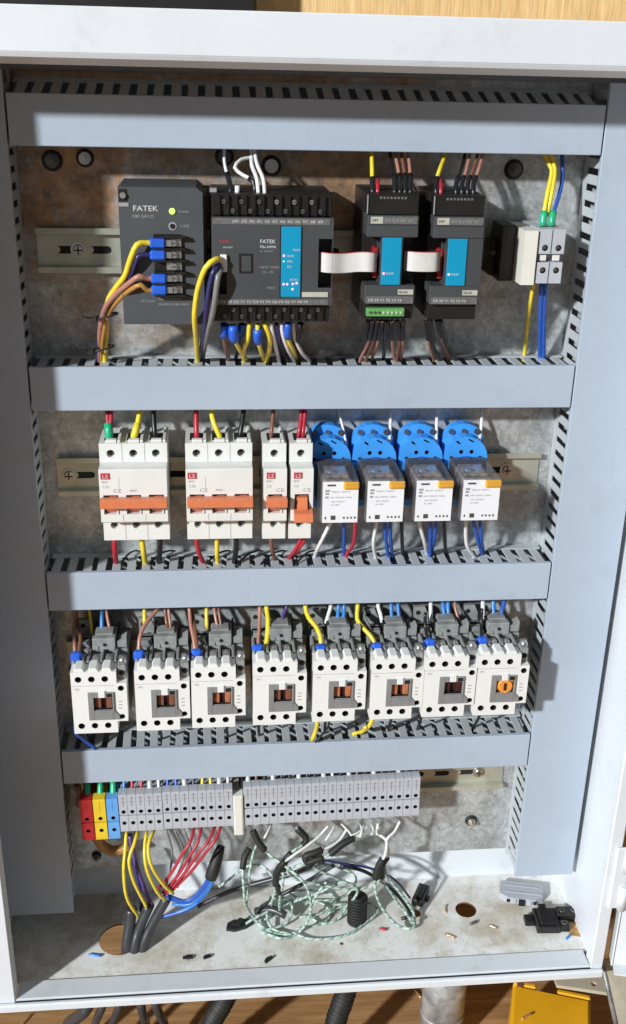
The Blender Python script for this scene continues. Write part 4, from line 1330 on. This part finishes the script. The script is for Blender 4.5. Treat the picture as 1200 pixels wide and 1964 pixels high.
def cw(k, pts, col, lab, r=1.7, sl=(), ys=(-24, -40, -58)):
    P = []
    for i, p in enumerate(pts):
        y = ys[0] + (ys[-1] - ys[0]) * i / (len(pts) - 1)
        P.append((p[0], p[1], y))
    sl0, sl = sl, ()
    o = wire(P, col, "%s on the %s contactor" % (lab, CN[k]) if k < 7 else "%s on the last contactor" % lab, GC, r, 12, 0, sl)
    if sl0:
        c = at(LUGP[k][0], LUGP[k][1], -60)
        MB().box(c.x - 5.0, c.x + 5.0, c.y - 4, c.y + 4, c.z - 7, c.z + 6.5, 0, 2.4).box(c.x - 3, c.x + 3, c.y - 1, c.y + 1, c.z - 11, c.z - 7).obj("blue_lug", TBLUE, o)


LUGP = [(147, 1263), (267, 1260), (377, 1258), (494, 1249), (615, 1249), (722, 1246), (824, 1238), (924, 1234)]
SL = lambda a=0.62, b=0.93, r=4.4: ("blue_lug", a, b, r, TBLUE)
cw(0, [(143, 1190), (142, 1225), (146, 1280)], 'pink', "brown wire into the blue lug, left of its pair,", 1.7, [SL(0.77)])
cw(0, [(147, 1190), (154, 1222), (149, 1262)], 'brown', "brown wire into the blue lug, right of its pair,", 1.7)
cw(0, [(171, 1172), (174, 1195), (177, 1218)], 'yellow', "yellow wire behind the grey block", 1.5, (), (-18, -26))
cw(0, [(195, 1172), (195, 1200), (196, 1224)], 'sky', "blue wire above the grey block", 2.0, (), (-20, -32))
cw(0, [(204, 1172), (208, 1195), (213, 1218)], 'pink', "pinkish wire above the grey block", 1.5, (), (-20, -30))
cw(1, [(303, 1166), (282, 1192), (268, 1222), (266, 1276)], 'pink', "pinkish brown wire bending left into the blue lug", 1.8, [SL(0.80)])
cw(1, [(277, 1168), (277, 1180), (277, 1198)], 'yellow', "short yellow wire", 1.9, (), (-22, -30))
cw(1, [(316, 1168), (318, 1185), (321, 1206)], 'brown', "brown wire above the grey block, left of its pair,", 1.5, (), (-22, -32))
cw(1, [(323, 1168), (325, 1185), (327, 1206)], 'pink', "brown wire above the grey block, right of its pair,", 1.4, (), (-22, -32))
cw(2, [(363, 1166), (366, 1200), (372, 1230), (377, 1276)], 'pink', "pinkish brown wire into the blue lug", 1.8, [SL(0.77)])
cw(2, [(370, 1180), (374, 1210), (379, 1250)], 'brown', "darker brown wire into the blue lug", 1.6)
cw(2, [(396, 1166), (396, 1185), (397, 1206)], 'yellow', "straight yellow wire", 1.8, (), (-22, -30))
cw(2, [(411, 1168), (414, 1188), (418, 1208)], 'pink', "pinkish wire above the grey block, left of its pair,", 1.5, (), (-22, -32))
cw(2, [(419, 1168), (422, 1188), (425, 1208)], 'brown', "pinkish wire above the grey block, right of its pair,", 1.5, (), (-22, -32))
cw(3, [(498, 1166), (497, 1205), (495, 1232), (494, 1268)], 'pink', "pinkish brown wire into the blue lug", 1.7, [SL(0.78)])
cw(3, [(511, 1164), (514, 1190), (512, 1225), (506, 1262)], 'yellow', "long yellow wire falling beside the blue lug", 2.3)
cw(3, [(549, 1166), (543, 1180), (538, 1198)], 'purple', "purple wire", 1.6, (), (-22, -32))
cw(4, [(586, 1166), (592, 1185), (606, 1202), (615, 1226), (615, 1266)], 'yellow', "bent yellow wire into the blue lug", 2.2, [SL(0.78)])
cw(4, [(634, 1164), (630, 1178), (625, 1196)], 'white', "short white wire", 1.9, (), (-22, -32))
cw(4, [(649, 1164), (648, 1180), (647, 1200)], 'sky', "blue wire, left of its pair,", 1.9, (), (-22, -32))
cw(4, [(660, 1164), (659, 1180), (657, 1200)], 'sky', "blue wire, right of its pair,", 1.9, (), (-22, -32))
cw(5, [(686, 1164), (685, 1188), (698, 1206), (716, 1228), (722, 1262)], 'yellow', "long slanting yellow wire into the blue lug", 2.1, [SL(0.81)])
cw(5, [(692, 1168), (702, 1190), (712, 1212)], 'grey', "grey wire behind the slanting yellow one", 1.4, (), (-20, -40))
cw(5, [(725, 1162), (729, 1176), (733, 1194)], 'white', "short white wire", 1.9, (), (-22, -32))
cw(5, [(750, 1162), (751, 1180), (753, 1198)], 'sky', "blue wire, left of its pair,", 1.8, (), (-22, -32))
cw(5, [(763, 1162), (765, 1180), (767, 1198)], 'sky', "blue wire, right of its pair,", 1.8, (), (-22, -32))
cw(6, [(815, 1200), (820, 1225), (824, 1258)], 'black', "dark wire into the blue lug", 1.5, [SL(0.5)], (-40, -60))
cw(6, [(826, 1158), (826, 1175), (827, 1192)], 'white', "white wire", 1.9, (), (-22, -32))
cw(6, [(849, 1158), (852, 1180), (855, 1202)], 'sky', "blue wire, left of its pair,", 1.9, (), (-22, -32))
cw(6, [(859, 1158), (860, 1180), (861, 1202)], 'sky', "blue wire, right of its pair,", 1.9, (), (-22, -32))
cw(6, [(872, 1160), (876, 1178), (882, 1196)], 'pink', "pale brown wire", 1.3, (), (-22, -32))
cw(7, [(923, 1192), (923, 1220), (924, 1252)], 'black', "dark wire into the blue lug", 1.5, [SL(0.46)], (-40, -60))
cw(7, [(926, 1152), (926, 1170), (926, 1188)], 'white', "white wire", 2.0, (), (-22, -32))
cw(7, [(946, 1152), (946, 1175), (949, 1205)], 'sky', "light blue wire, left of its pair,", 2.2, (), (-22, -34))
cw(7, [(968, 1150), (962, 1172), (958, 1204)], 'blue', "blue wire, right of its pair,", 2.2, (), (-22, -34))
GCT = "wires leaving the bottoms of the contactors"
wire([(608, 1386, -56), (606, 1400, -50), (598, 1420, -45)], 'yellow', "yellow tail hanging over the duct below the fifth contactor", GCT, 2.0, 6)
wire([(714, 1378, -56), (708, 1392, -52), (690, 1406, 'z', -273)], 'yellow', "yellow tail lying over the slots below the sixth contactor", GCT, 2.0, 6)
wire([(700, 1395, -54), (694, 1402, 'z', -271), (676, 1408, 'z', -273)], 'yellow', "second yellow tail end left of the sixth contactor", GCT, 1.6)
wire([(145, 1405, -50), (160, 1418, -44), (182, 1436, 'z', -273)], 'blue', "blue wire under the first contactor in the shade", GCT, 1.8, 8, 10)
wire([(630, 1392, -48), (618, 1408, -44), (604, 1424, -45)], 'black', "black loop under the fifth contactor", GCT, 1.1, 8)
for k in range(8):
    p = Vector((cpos[k], 0, cz[k]))
    for j, x in ((k % 3, (8, 19, 30)[k % 3]),):
        a = p + Vector((x, -44, 2))
        e = Vector((a.x + random.uniform(-3, 3), -26, -275))
        wire([a, a.lerp(e, 0.5) + Vector((random.uniform(-2, 2), -6, -2)), e], 'black', "black wire under the %s contactor from the left" % CN[k] if k < 7 else
             "black wire under the last contactor by the lit duct", GCT, 1.4, 0, 10)

# ================================================================== WIRES AT THE TERMINAL BLOCKS
GT = "wires above the terminal blocks"


def tw(x, z, col, lab, r=1.6, sl=None, dx=0.0):
    a = Vector((x + dx, -24, -300))
    b_ = Vector((x + dx * 0.4, -30, z + 9))
    c = Vector((x, -39, z - 4))
    wire([a, b_, c], col, lab, GT, r, 0, 4, [("ferrule", 0.45, 0.9, r + 0.9, sl)] if sl else ())


GRN = WM['green']
FW = PRINT
tw(-172, -324, 'red', "red wire in a green sleeve above the red terminal", 2.0, GRN)
tw(-160, -324, 'yellow', "yellow wire in a green sleeve above the yellow terminal", 2.0, GRN)
tw(-148, -324, 'green', "green sleeved wire above the light blue terminal", 2.2, GRN)
cols = ['sky', 'red', 'red', 'white', 'white', 'blue', 'blue', 'navy', 'navy', 'yellow', 'yellow', 'black', 'white']
for k, c in enumerate(cols):
    x = -138 + k * 8.15
    tw(x, -318.5, c, "%s wire above the %s grey terminal right of the light blue one" % (c if c != 'sky' else 'light blue', ORD[k]), 1.5, FW if c in ('white', 'black', 'navy') and k % 2 else None, random.uniform(-3, 3))
for k in range(21):
    c = ('black', 'brown', 'white', 'red')[k % 4] if k % 2 == 0 else ('brown', 'black')[(k // 2) % 2]
    tw(-21 + k * 8.08, -315.5, c, "%s wire above the %s grey terminal right of the cream stop" % (c, ORD[k]), 1.5, (FW, None, RUBBER)[k % 3], random.uniform(-3, 3))

GL = "wires looping down from the grey terminals"


def lw(pts, col, lab, r=1.5, sl=()):
    return wire(pts, col, lab, GL, r, 0, 0, sl, step=5)


lw([(242, 1594, -42), (240, 1630, -52), (237, 1670, -58), (243, 1722, -56), (266, 1760, -46)], 'yellow', "outermost yellow wire looping down to the floor cables", 1.65)
lw([(264, 1594, -42), (256, 1622, -54), (247, 1650, -60), (256, 1690, -58), (282, 1742, -48)], 'yellow', "second yellow wire from the left end of the loops", 1.65)
lw([(281, 1594, -42), (277, 1630, -56), (282, 1670, -62), (302, 1712, -58), (318, 1726, -52)], 'yellow', "third yellow wire from the left end of the loops", 1.65)
lw([(295, 1592, -42), (284, 1622, -58), (290, 1660, -64), (312, 1695, -60), (332, 1714, -54)], 'yellow', "innermost yellow wire of the loops beside the grey wires", 1.65)
lw([(248, 1600, -36), (256, 1640, -42), (268, 1680, -46), (292, 1738, -44)], 'purple', "purple wire behind the yellow loops", 2.4)
lw([(254, 1640, -30), (262, 1675, -36), (268, 1710, -40), (272, 1752, -42)], 'navy', "navy wire low behind the yellow loops", 2.2)
lw([(238, 1700, -36), (246, 1725, -40), (256, 1755, -42)], 'purple', "short purple wire under the yellow loops", 2.0)
for k, (x0, xm, x1) in enumerate(((318, 330, 318), (334, 352, 330), (352, 366, 340))):
    lw([(x0, 1590, -40), (xm, 1640, -46), (x1, 1702, -48)], 'grey', "%s dark grey wire behind the red ones" % ORD[k], 1.1)
for k, (a, b_, c) in enumerate((((372, 1588), (348, 1640), (304, 1704)), ((386, 1586), (362, 1645), (312, 1712)), ((412, 1584), (378, 1640), (316, 1716)), ((424, 1582), (398, 1630), (330, 1708)))):
    lw([(*a, -42), ((a[0] + b_[0]) / 2 + 5, (a[1] + b_[1]) / 2, -52), (*b_, -56), ((b_[0] + c[0]) / 2 + 2, (b_[1] + c[1]) / 2 + 3, -56), (*c, -52)], 'red', "%s red wire from the left sweeping down to the floor cables" % ORD[k], 1.55)
# a grey wire, and the blue wires in the black sleeve
for k, (dx, dy) in enumerate(((0, 0), (3, 4), (-4, -2), (6, 8), (2, 12))):
    end = ((314, 1722), (330, 1734), (318, 1716), (316, 1758), (306, 1760))[k]
    o = lw([(420 + dx * 0.3, 1636, -40), (410 + dx, 1668, -46), (392 + dx, 1704 + dy * 0.6, -50), (362 + dx, 1730 + dy, -50), (*end, -46)], 'sky' if k % 2 else 'blue',
           "%s of the blue wires fanning out of the fat black sleeve" % ORD[k], 1.7)
    if k == 0:
        S = spline([PT((424, 1622, -36)), PT((418, 1640, -40)), PT((411, 1662, -45)), PT((404, 1684, -47))], 4)
        MB().tube(S, lambda q: 4.0 + 2.4 * math.sin(q * 2.2), 10).obj("black_sleeve", RUBBER, o)

# sheathed cables coming up through the big floor hole
GS = "dark sheathed cables rising from the big floor hole"
for k, (top, mid, low, labx) in enumerate((((252, 1742), (248, 1780), (243, 1816), "leftmost"), ((286, 1736), (268, 1778), (258, 1818), "middle"), ((320, 1722), (292, 1772), (274, 1816), "rightmost"))):
    b0 = onz(low[0], low[1], -500)
    wire([(*top, -46), (*mid, -48), b0, b0 + Vector((-2, 4, -30))], 'sheath', "%s dark sheathed cable opening into coloured wires above the floor hole" % labx, GS, 5.6 - 0.3 * k, cat="cable", name="sheathed_cable", n=10)

# green and white braided sensor leads
def braid(pts, label, r=2.0, sleeve=(), step=1.1, white=0.0, group="green and white braided sensor leads"):
    r *= 0.72
    P = [PT(p) if not isinstance(p, Vector) else p for p in pts]
    S = spline(P, step)
    rnd = random.Random(len(label))
    w1, w2 = [rnd.uniform(0, 6) for _ in range(2)]
    S = [p + Vector((math.sin(i * 0.11 + w1), math.sin(i * 0.083 + w2), 0.4 * math.sin(i * 0.13 + w2))) * 0.8 for i, p in enumerate(S)]
    nw = int(white * len(S))
    off = rnd.randint(0, 5)
    mb = MB().tube(S, r, 8, 0, True, lambda k, j: 3 if k < nw else (1 if (k + j + off) % 8 in (0, 1) else (2 if (k - j) % 8 in (0, 1) else 0)))
    o = mb.obj("braided_lead", BRAID)
    tag(o, label, "sensor lead", group)
    for a, b_, rr in sleeve:
        i0 = int(a * (len(S) - 1))
        i1 = max(i0 + 2, int(b_ * (len(S) - 1)))
        MB().tube(S[i0:i1 + 1:2], rr, 8).obj("black_sleeve", RUBBER, o)
    return o


braid([(483, 1592, -40), (496, 1618, -46), (520, 1642, -52), (556, 1668, -60), (588, 1702, -66), (597, 1742, -62), (576, 1784, 'z', -498), (540, 1800, 'z', -499), (500, 1788, 'z', -500)],
      "braided lead sweeping in the biggest loop down to the floor", 2.0, [(0.0, 0.13, 3.4)])
braid([(480, 1628, -44), (470, 1648, -50), (465, 1680, -56), (469, 1722, -54), (484, 1760, 'z', -494), (520, 1786, 'z', -500), (560, 1792, 'z', -500)],
      "braided lead hanging nearest the red wires, with a short black sleeve", 2.0, [(0.0, 0.14, 3.2)])
braid([(492, 1622, -42), (484, 1650, -50), (476, 1690, -52), (474, 1735, -44)], "straight braided lead behind the one nearest the red wires", 1.7)
braid([(420, 1700, -20), (448, 1680, -30), (468, 1664, -40), (500, 1660, -44), (522, 1678, -48), (534, 1710, -46), (538, 1752, 'z', -494)], "braided lead arching over from the black sleeve of blue wires", 1.8, [(0.62, 0.70, 3.0)])
braid([(566, 1586, -40), (586, 1614, -46), (560, 1636, -52), (545, 1660, -54), (540, 1700, -52), (534, 1742, 'z', -494), (508, 1762, 'z', -499)], "braided lead with a slanting black sleeve in the middle", 1.9,
      [(0.02, 0.16, 3.4), (0.22, 0.36, 3.3)], white=0.00)
braid([(630, 1586, -40), (612, 1606, -46), (588, 1622, -52), (560, 1640, -56), (536, 1664, -56), (528, 1700, -50), (520, 1742, 'z', -496)], "braided lead with a bright white end and long black sleeve", 1.9, [(0.34, 0.56, 3.4)], white=0.32)
braid([(664, 1588, -40), (650, 1612, -48), (632, 1626, -54), (606, 1636, -58), (585, 1644, -58), (600, 1664, -60), (650, 1686, -56), (684, 1708, -50), (660, 1742, 'z', -496), (628, 1752, 'z', -499)],
      "braided lead crossing the centre under a level black sleeve", 1.9, [(0.16, 0.31, 3.4)], white=0.17)
braid([(704, 1584, -40), (686, 1602, -50), (660, 1618, -56), (632, 1640, -60), (596, 1652, -60), (552, 1668, -56), (580, 1690, -54), (640, 1702, -50), (700, 1702, -46), (738, 1684, -44)],
      "braided lead running across to the tall loop beside the black gland", 1.9, [(0.10, 0.24, 3.5), (0.27, 0.36, 3.2)], white=0.12)
braid([(724, 1578, -42), (726, 1596, -46), (742, 1612, -50), (738, 1640, -52), (724, 1664, -54), (720, 1700, -52), (732, 1742, -46), (764, 1776, 'z', -496), (792, 1780, 'z', -497), (792, 1752, 'z', -494), (768, 1712, -36), (742, 1680, -38), (736, 1662, -40)],
      "braided lead forming the tall oval loop right of the black gland", 2.1, [(0.17, 0.27, 3.6)], white=0.18)
braid([(768, 1576, -42), (758, 1594, -46), (742, 1610, -50), (744, 1636, -46), (732, 1664, -44), (740, 1700, -40), (774, 1744, -30), (790, 1772, 'z', -492)], "braided lead inside the tall oval loop", 1.9, [(0.30, 0.48, 3.5)], white=0.30)
braid([(560, 1790, 'z', -500), (600, 1800, 'z', -500.5), (660, 1794, 'z', -500.5), (700, 1772, 'z', -500), (724, 1748, 'z', -498), (700, 1730, 'z', -497), (640, 1736, 'z', -498)], "greyish braided lead curling on the floor in front of the gland", 1.8)
braid([(626, 1690, -40), (604, 1722, -36), (594, 1756, 'z', -497), (620, 1772, 'z', -500), (652, 1760, 'z', -499), (668, 1730, 'z', -492)], "small braided loop just left of the black gland", 1.8)
braid([(470, 1770, 'z', -498), (510, 1752, 'z', -492), (560, 1730, 'z', -486), (610, 1712, -40), (660, 1690, -44)], "braided lead slanting up across the pile", 1.9)
braid([(500, 1788, 'z', -499), (548, 1768, 'z', -497), (560, 1736, 'z', -488), (540, 1722, -30), (512, 1738, 'z', -490), (520, 1776, 'z', -498), (556, 1792, 'z', -500)], "braided lead knotted in the middle of the pile", 1.9)
WT = "short white wires under the right-hand grey terminals"
for k, (x0, x1, x2, y2) in enumerate(((520, 514, 506, 1608), (644, 636, 624, 1612), (654, 668, 676, 1606), (690, 694, 690, 1606), (712, 716, 712, 1600), (732, 722, 724, 1602), (700, 690, 672, 1604))):
    wire([(x0, 1580, -40), (x1, 1594, -48), (x2, y2, -52)], 'white', "%s short thin white wire from the cream stop, under the right run of terminals" % ORD[k], WT, 1.0)
rq = random.Random(11)
for k in range(3):
    cx_, cy_ = rq.uniform(515, 660), rq.uniform(1690, 1765)
    ax, ay, ph = rq.uniform(26, 70), rq.uniform(16, 36), rq.uniform(0, 6)
    P_ = []
    for q in range(9):
        a_ = ph + q * 0.62
        py_ = cy_ + ay * math.sin(a_)
        px_ = cx_ + ax * math.cos(a_) + rq.uniform(-6, 6)
        fl = onz(px_, py_, -500.5)
        P_.append(Vector((fl.x, fl.y, fl.z)) if fl.y < 10 else at(px_, py_, 4))
    braid(P_, ("thin pale sensor lead curled deepest at the left of the tangle", "thin pale sensor lead curled under the middle of the tangle", "thin pale sensor lead curled behind the biggest loop")[k], 1.7, group="thin sensor leads deep in the tangle")
wire([(652, 1660, -26), (700, 1672, -30), (752, 1706, -30), (786, 1752, 'z', -494), (770, 1762, 'z', -497)], 'black', "black lead passing behind the tall oval loop", "dark leads lying in the pile", 1.9)
wire([(600, 1646, -30), (650, 1655, -28), (720, 1668, -28), (760, 1690, -26), (786, 1722, 'z', -490)], 'navy', "slim navy lead passing behind the black gland", "dark leads lying in the pile", 1.2)
wire([(380, 1738, -10), (440, 1710, -14), (500, 1692, -18), (560, 1676, -24), (620, 1652, -30)], 'sheath', "black lead lying behind the braided leads", "dark leads lying in the pile", 2.6)
wire([(500, 1740, -14), (540, 1716, -18), (590, 1690, -20), (640, 1660, -24)], 'sheath', "second black lead lying behind the braided leads", "dark leads lying in the pile", 2.2)
wire([(490, 1748, 'z', -497), (520, 1744, 'z', -490), (548, 1756, 'z', -492)], 'sheath', "black stub in the knot of the pile", "dark leads lying in the pile", 4.0)

# ================================================================== THINGS LYING ON THE CABINET FLOOR
def lying(name, label, cat, px, py, rot=0.0, group=None, z=-502.9):
    p = onz(px, py, z)
    return thing(name, label, cat, p, group, 0, math.radians(rot))


t = lying("cable_gland", "black ribbed cable gland standing among the braided leads", "cable gland", 684, 1766)
b = MB()
for k in range(9):
    b.cyl((0, 0, k * 3.6), (0, 0, k * 3.6 + 2.3), 10.2, 20, 0, 10.2).cyl((0, 0, k * 3.6 + 2.3), (0, 0, k * 3.6 + 3.6), 8.9, 20)
b.obj("ribbed_body", RUBBER, t)
MB().cyl((0, 0, 32.4), (0, 0, 34), 8.6, 18, 0, 7.4).cyl((0, 0, 34), (0, 0, 34.1), 5.2, 14, 1).obj("neck", [RUBBER, HOLE], t)
t = lying("plastic_clip", "black plastic clip lying tilted beside a small floor hole", "clip", 806, 1722, -28)
MB().box(-6, 6, -14, 14, 0.1, 8, 0, 1.2).box(5.8, 10, -4, 2, 1, 5, 0, 0.6).box(-3, 3, -10, 10, 8, 10.5, 0, 0.8).obj("clip_body", BLACK, t)
t = lying("terminal_block", "loose grey terminal block lying flat on the cabinet floor", "terminal", 998, 1716, -13, None)
b = MB().prism([(-23, -9), (-14, -15), (14, -15), (22, -9), (23, 10), (-22, 10)], 'Z', 0.2, 8)
for x in (-8, 8):
    b.box(x - 2.2, x + 2.2, -16.5, -14.5, 1.5, 7, 0, 0.4)
b.box(-20, 20, -7, -5.4, 8, 8.7).box(-18, 18, 3, 4.4, 8, 8.7).box(-3, 3, -17.5, -14, 0.5, 7.4, 1).box(-15.5, -12, -15.4, -13, 2, 6, 1).box(12, 15.5, -15.4, -13, 2, 6, 1)
b.obj("body", [TGREY, HOLE], t)
t = lying("connector", "loose black connector base lying broken on the cabinet floor", "connector", 1046, 1772, -4)
b = MB().box(-12, 12, -14, 14, 0.2, 9, 0, 1.0).box(-8, 8, -11, 11, 9, 11, 0, 0.8).box(12.1, 36, 2, 15, 0.4, 10, 0, 1.0).box(-22, -12.1, -4, 8, 0.3, 6, 0, 0.8).box(12.1, 22, -12, -2, 0.3, 8, 0, 0.8)
b.box(-4, 4, 14.1, 22, 0.4, 7, 0, 0.6)
b.obj("body", BLACK, t)
for x, y, zz in ((18, 8, 10), (30, 8, 10), (17, -7, 8)):
    MB().cyl((x, y, zz), (x, y, zz + 1.2), 3.0, 12).cyl((x, y, zz + 1.2), (x, y, zz + 1.4), 1.7, 8, 1).obj("socket_ring", [SCREW, HOLE], t)


def bit(px, py, L, r, rot, mt, label, z=-502.4, group="copper scraps lying about"):
    p = onz(px, py, z)
    d = Vector((math.cos(math.radians(rot)), math.sin(math.radians(rot)), 0)) * L / 2
    rnd = random.Random(int(px))
    q = [p - d, p + Vector((rnd.uniform(-1, 1), rnd.uniform(-1, 1), 0.4)), p + d + Vector((0, 0, 0.6))]
    tag(MB().tube(spline(q, 2), r, 7).obj("copper_scrap" if mt is COPPER else "scrap", mt), label, "scrap", group)


bit(855, 1744, 11, 0.9, 78, COPPER, "bright copper scrap left of the large brown floor hole")
bit(863, 1796, 11, 1.0, -40, COPPER, "bright copper scrap nearest the front lip")
bit(945, 1778, 9, 0.9, -35, COPPER, "bright copper scrap before the grey loose terminal")
bit(908, 1771, 8, 1.6, 20, SCREW, "dull dark scrap below the large brown floor hole", group=None)
bit(735, 1782, 7, 1.3, -20, WM['red'], "small red insulation scrap in front of the oval loop", group=None)
bit(1090, 1797, 8, 1.2, 40, WM['sky'], "small blue insulation scrap by the black connector base", group=None)
bit(182, 1832, 12, 1.3, -15, WM['sky'], "small blue scrap at the edge of the floor shade", group=None)
for k, (px, py, L, lab) in enumerate(((360, 1838, 10, "left of a pair of small black scraps near the front lip"), (397, 1837, 8, "right of a pair of small black scraps near the front lip"), (515, 1842, 10, "small black scrap alone near the middle of the front lip"))):
    t = lying("scrap", lab, "scrap", px, py, 20 * k, "small black scraps on the floor")
    MB().box(-L / 2, L / 2, -1.6, 1.6, 0.1, 2.4, 0, 0.5).box(-L / 4, L / 3, 1.5, 3.2, 0.1, 1.6, 0, 0.4).obj("chip", BLACK, t)
t = lying("scrap", "torn black rubber scrap left of the braided leads", "scrap", 458, 1776, 12)
MB().prism([(-14, -3), (-6, -7), (6, -6), (15, -2), (10, 4), (2, 3), (-3, 7), (-11, 4)], 'Z', 0.1, 3.5).prism([(-8, -2), (0, -4), (8, 0), (2, 4)], 'Z', 3.4, 7).obj("chip", RUBBER, t)
o = MB().prism([(-9, -17), (6, -20), (10, -6), (5, 4), (8, 14), (-2, 18), (-7, 6)], 'Z', 0, 0.5).obj("rust_patch", plastic("ochre_rust", (0.50, 0.30, 0.12), 0.8, 0.4, 150, 0.1))
o.location = (onz(1098, 1770, -502.9)) * MM
tag(o, "ochre rust flake in the corner beside the black connector base", "flake")
wire([(180, 1596, -24), (196, 1622, -16), (222, 1632, -16), (250, 1622, -18)], 'orange', "thick orange brown cable hooking under the yellow terminal", None, 5.0, name="cable", cat="cable", n=10)
wire([(146, 1505, -16), (152, 1516, -20), (150, 1545, -18)], 'pink', "pale bent strap beside the red terminal", None, 2.6, name="cable", cat="cable")

# ================================================================== BELOW THE CABINET
t = thing("support_pipe", "grey galvanised pipe standing under the cabinet", "pipe", (182, -62, GZ))
MB().cyl((0, 0, 0.2), (0, 0, 128), 22.5, 36).obj("tube", ZINC, t)
MB().cyl((0, 0, 118), (0, 0, 128), 23.6, 36).obj("collar", ZINC, t)
MB().cyl((0, 0, 34), (0, 0, 40), 23.2, 36).obj("weld_ring", ZINC, t)
GK = "black cables hanging out under the cabinet"
for k, (a, b_, r, lab) in enumerate((((166, 1934), (126, 1972), 6.0, "thickest black cable, leftmost under the cabinet"), ((196, 1930), (180, 1972), 4.2, "second black cable from the left under the cabinet"),
                                     ((229, 1928), (214, 1972), 4.2, "third black cable from the left under the cabinet"), ((270, 1924), (280, 1972), 4.4, "fourth black cable from the left under the cabinet"),
                                     ((298, 1922), (316, 1972), 4.4, "fifth black cable, leaning right under the cabinet"))):
    p, q = onz(*a, -540), onz(*b_, -600)
    wire([Vector((p.x + 6, p.y + 34, -512)), p + Vector((2, 8, 8)), p, p.lerp(q, 0.5) + Vector((0, -4, 4)), q, q + Vector((q.x - p.x, -46, -32))], 'sheath', lab, GK, r, name="cable", cat="cable", n=12)


def conduit(a, b_, r, label):
    p, q = onz(*a, -540), onz(*b_, -585)
    S = spline([Vector((p.x + 8, p.y + 26, -511)), p, q, q + (q - p) * 0.9 + Vector((0, -10, -8))], 1.2)
    mb = MB().tube(S, lambda t_: r + 1.4 * math.sin(t_ * (len(S) - 1) * 1.2 * 2 * math.pi / 5.2), 16)
    tag(mb.obj("corrugated_conduit", RUBBER), label, "conduit", "black corrugated conduits")


conduit((436, 1904), (404, 1966), 9.2, "black corrugated conduit nearer the bundle of cables")
conduit((666, 1890), (642, 1966), 9.8, "black corrugated conduit nearer the grey pipe")
a, b_, c = onz(985, 1878, -572), onz(1133, 1908, -572), onz(975, 1964, -572)
u = (b_ - a)
L = u.length
ang = math.atan2(u.y, u.x)
t = thing("plastic_box", "orange yellow plastic box under the cabinet with a copper scrap on it", "box", (a.x, a.y, GZ), None, 0, ang)
b = MB().box(0, L, -150, -6.2, 0.2, 68, 0, 3.0).box(0, 24, -6.1, 0, 0.2, 68, 0, 1.6).box(L - 34, L, -6.1, 0, 0.2, 68, 0, 1.6)
b.obj("box_body", YBOX, t)
MB().box(24.2, L - 34.2, -5, -1, 0.3, 40).obj("lid_slot", DBROWN, t)
MB().cyl((7, -6, 68), (7, -6, 69), 3.4, 14).obj("corner_pin", RUSTD, t)
bit(1010, 1950, 13, 1.2, 25, COPPER, "bright copper scrap lying on the yellow box", -570.6)
bit(800, 1906, 13, 1.1, 120, COPPER, "bright copper scrap on the wood by the grey pipe", GZ + 1.5)
bit(50, 1956, 16, 0.8, 60, COPPER, "thin copper scrap on the wood in the lower left corner", GZ + 1.2)
# the stand: a beige flange with a hole and a grey bar running out under the door
t = thing("steel_stand", "beige steel stand bracket under the cabinet corner with a grey bar below the door", "stand", (0, 0, 0))
p0, p1 = onz(1060, 1868, -545), onz(1158, 1880, -545)
MB().faceplate([(p0.x, p0.y - 14), (p1.x, p1.y - 16), (p1.x, p1.y + 24), (p0.x, p0.y + 24)], [(p1.x - 12, p1.y - 4, 3.0)], -545, -549, 0, None, 0, 0, 12, 'Z').obj("bracket", BEIGE, t)
q0, q1, q2, q3 = onz(1153, 1843, -512), onz(1186, 1990, -590), onz(1235, 1990, -590), onz(1196, 1839, -512)
vs = [q0, q1, q2, q3]
vs2 = [v + Vector((4, 10, -8)) for v in vs]
MB().add([*vs, *vs2], [(0, 1, 2, 3), (4, 5, 6, 7), (0, 1, 5, 4), (1, 2, 6, 5), (2, 3, 7, 6), (3, 0, 4, 7)]).obj("sloping_bar", BEIGE, t)
MB().tube([q0 + Vector((1, 0, -2)), q1 + Vector((1, 0, -2))], 2.4, 8).obj("bar_edge", ZINC, t)
# the dark object behind, above the cabinet
t = thing("dark_panel", "dark flat panel edge standing behind the cabinet top", "panel", (-6, 140, GZ))
MB().box(-620, 0, -14, 14, 0.5, 1120, 0, 3).obj("panel_board", BLACK, t)
MB().box(-620, 0.6, -14.8, -14.1, 960, 990).obj("panel_trim", CGREY, t)
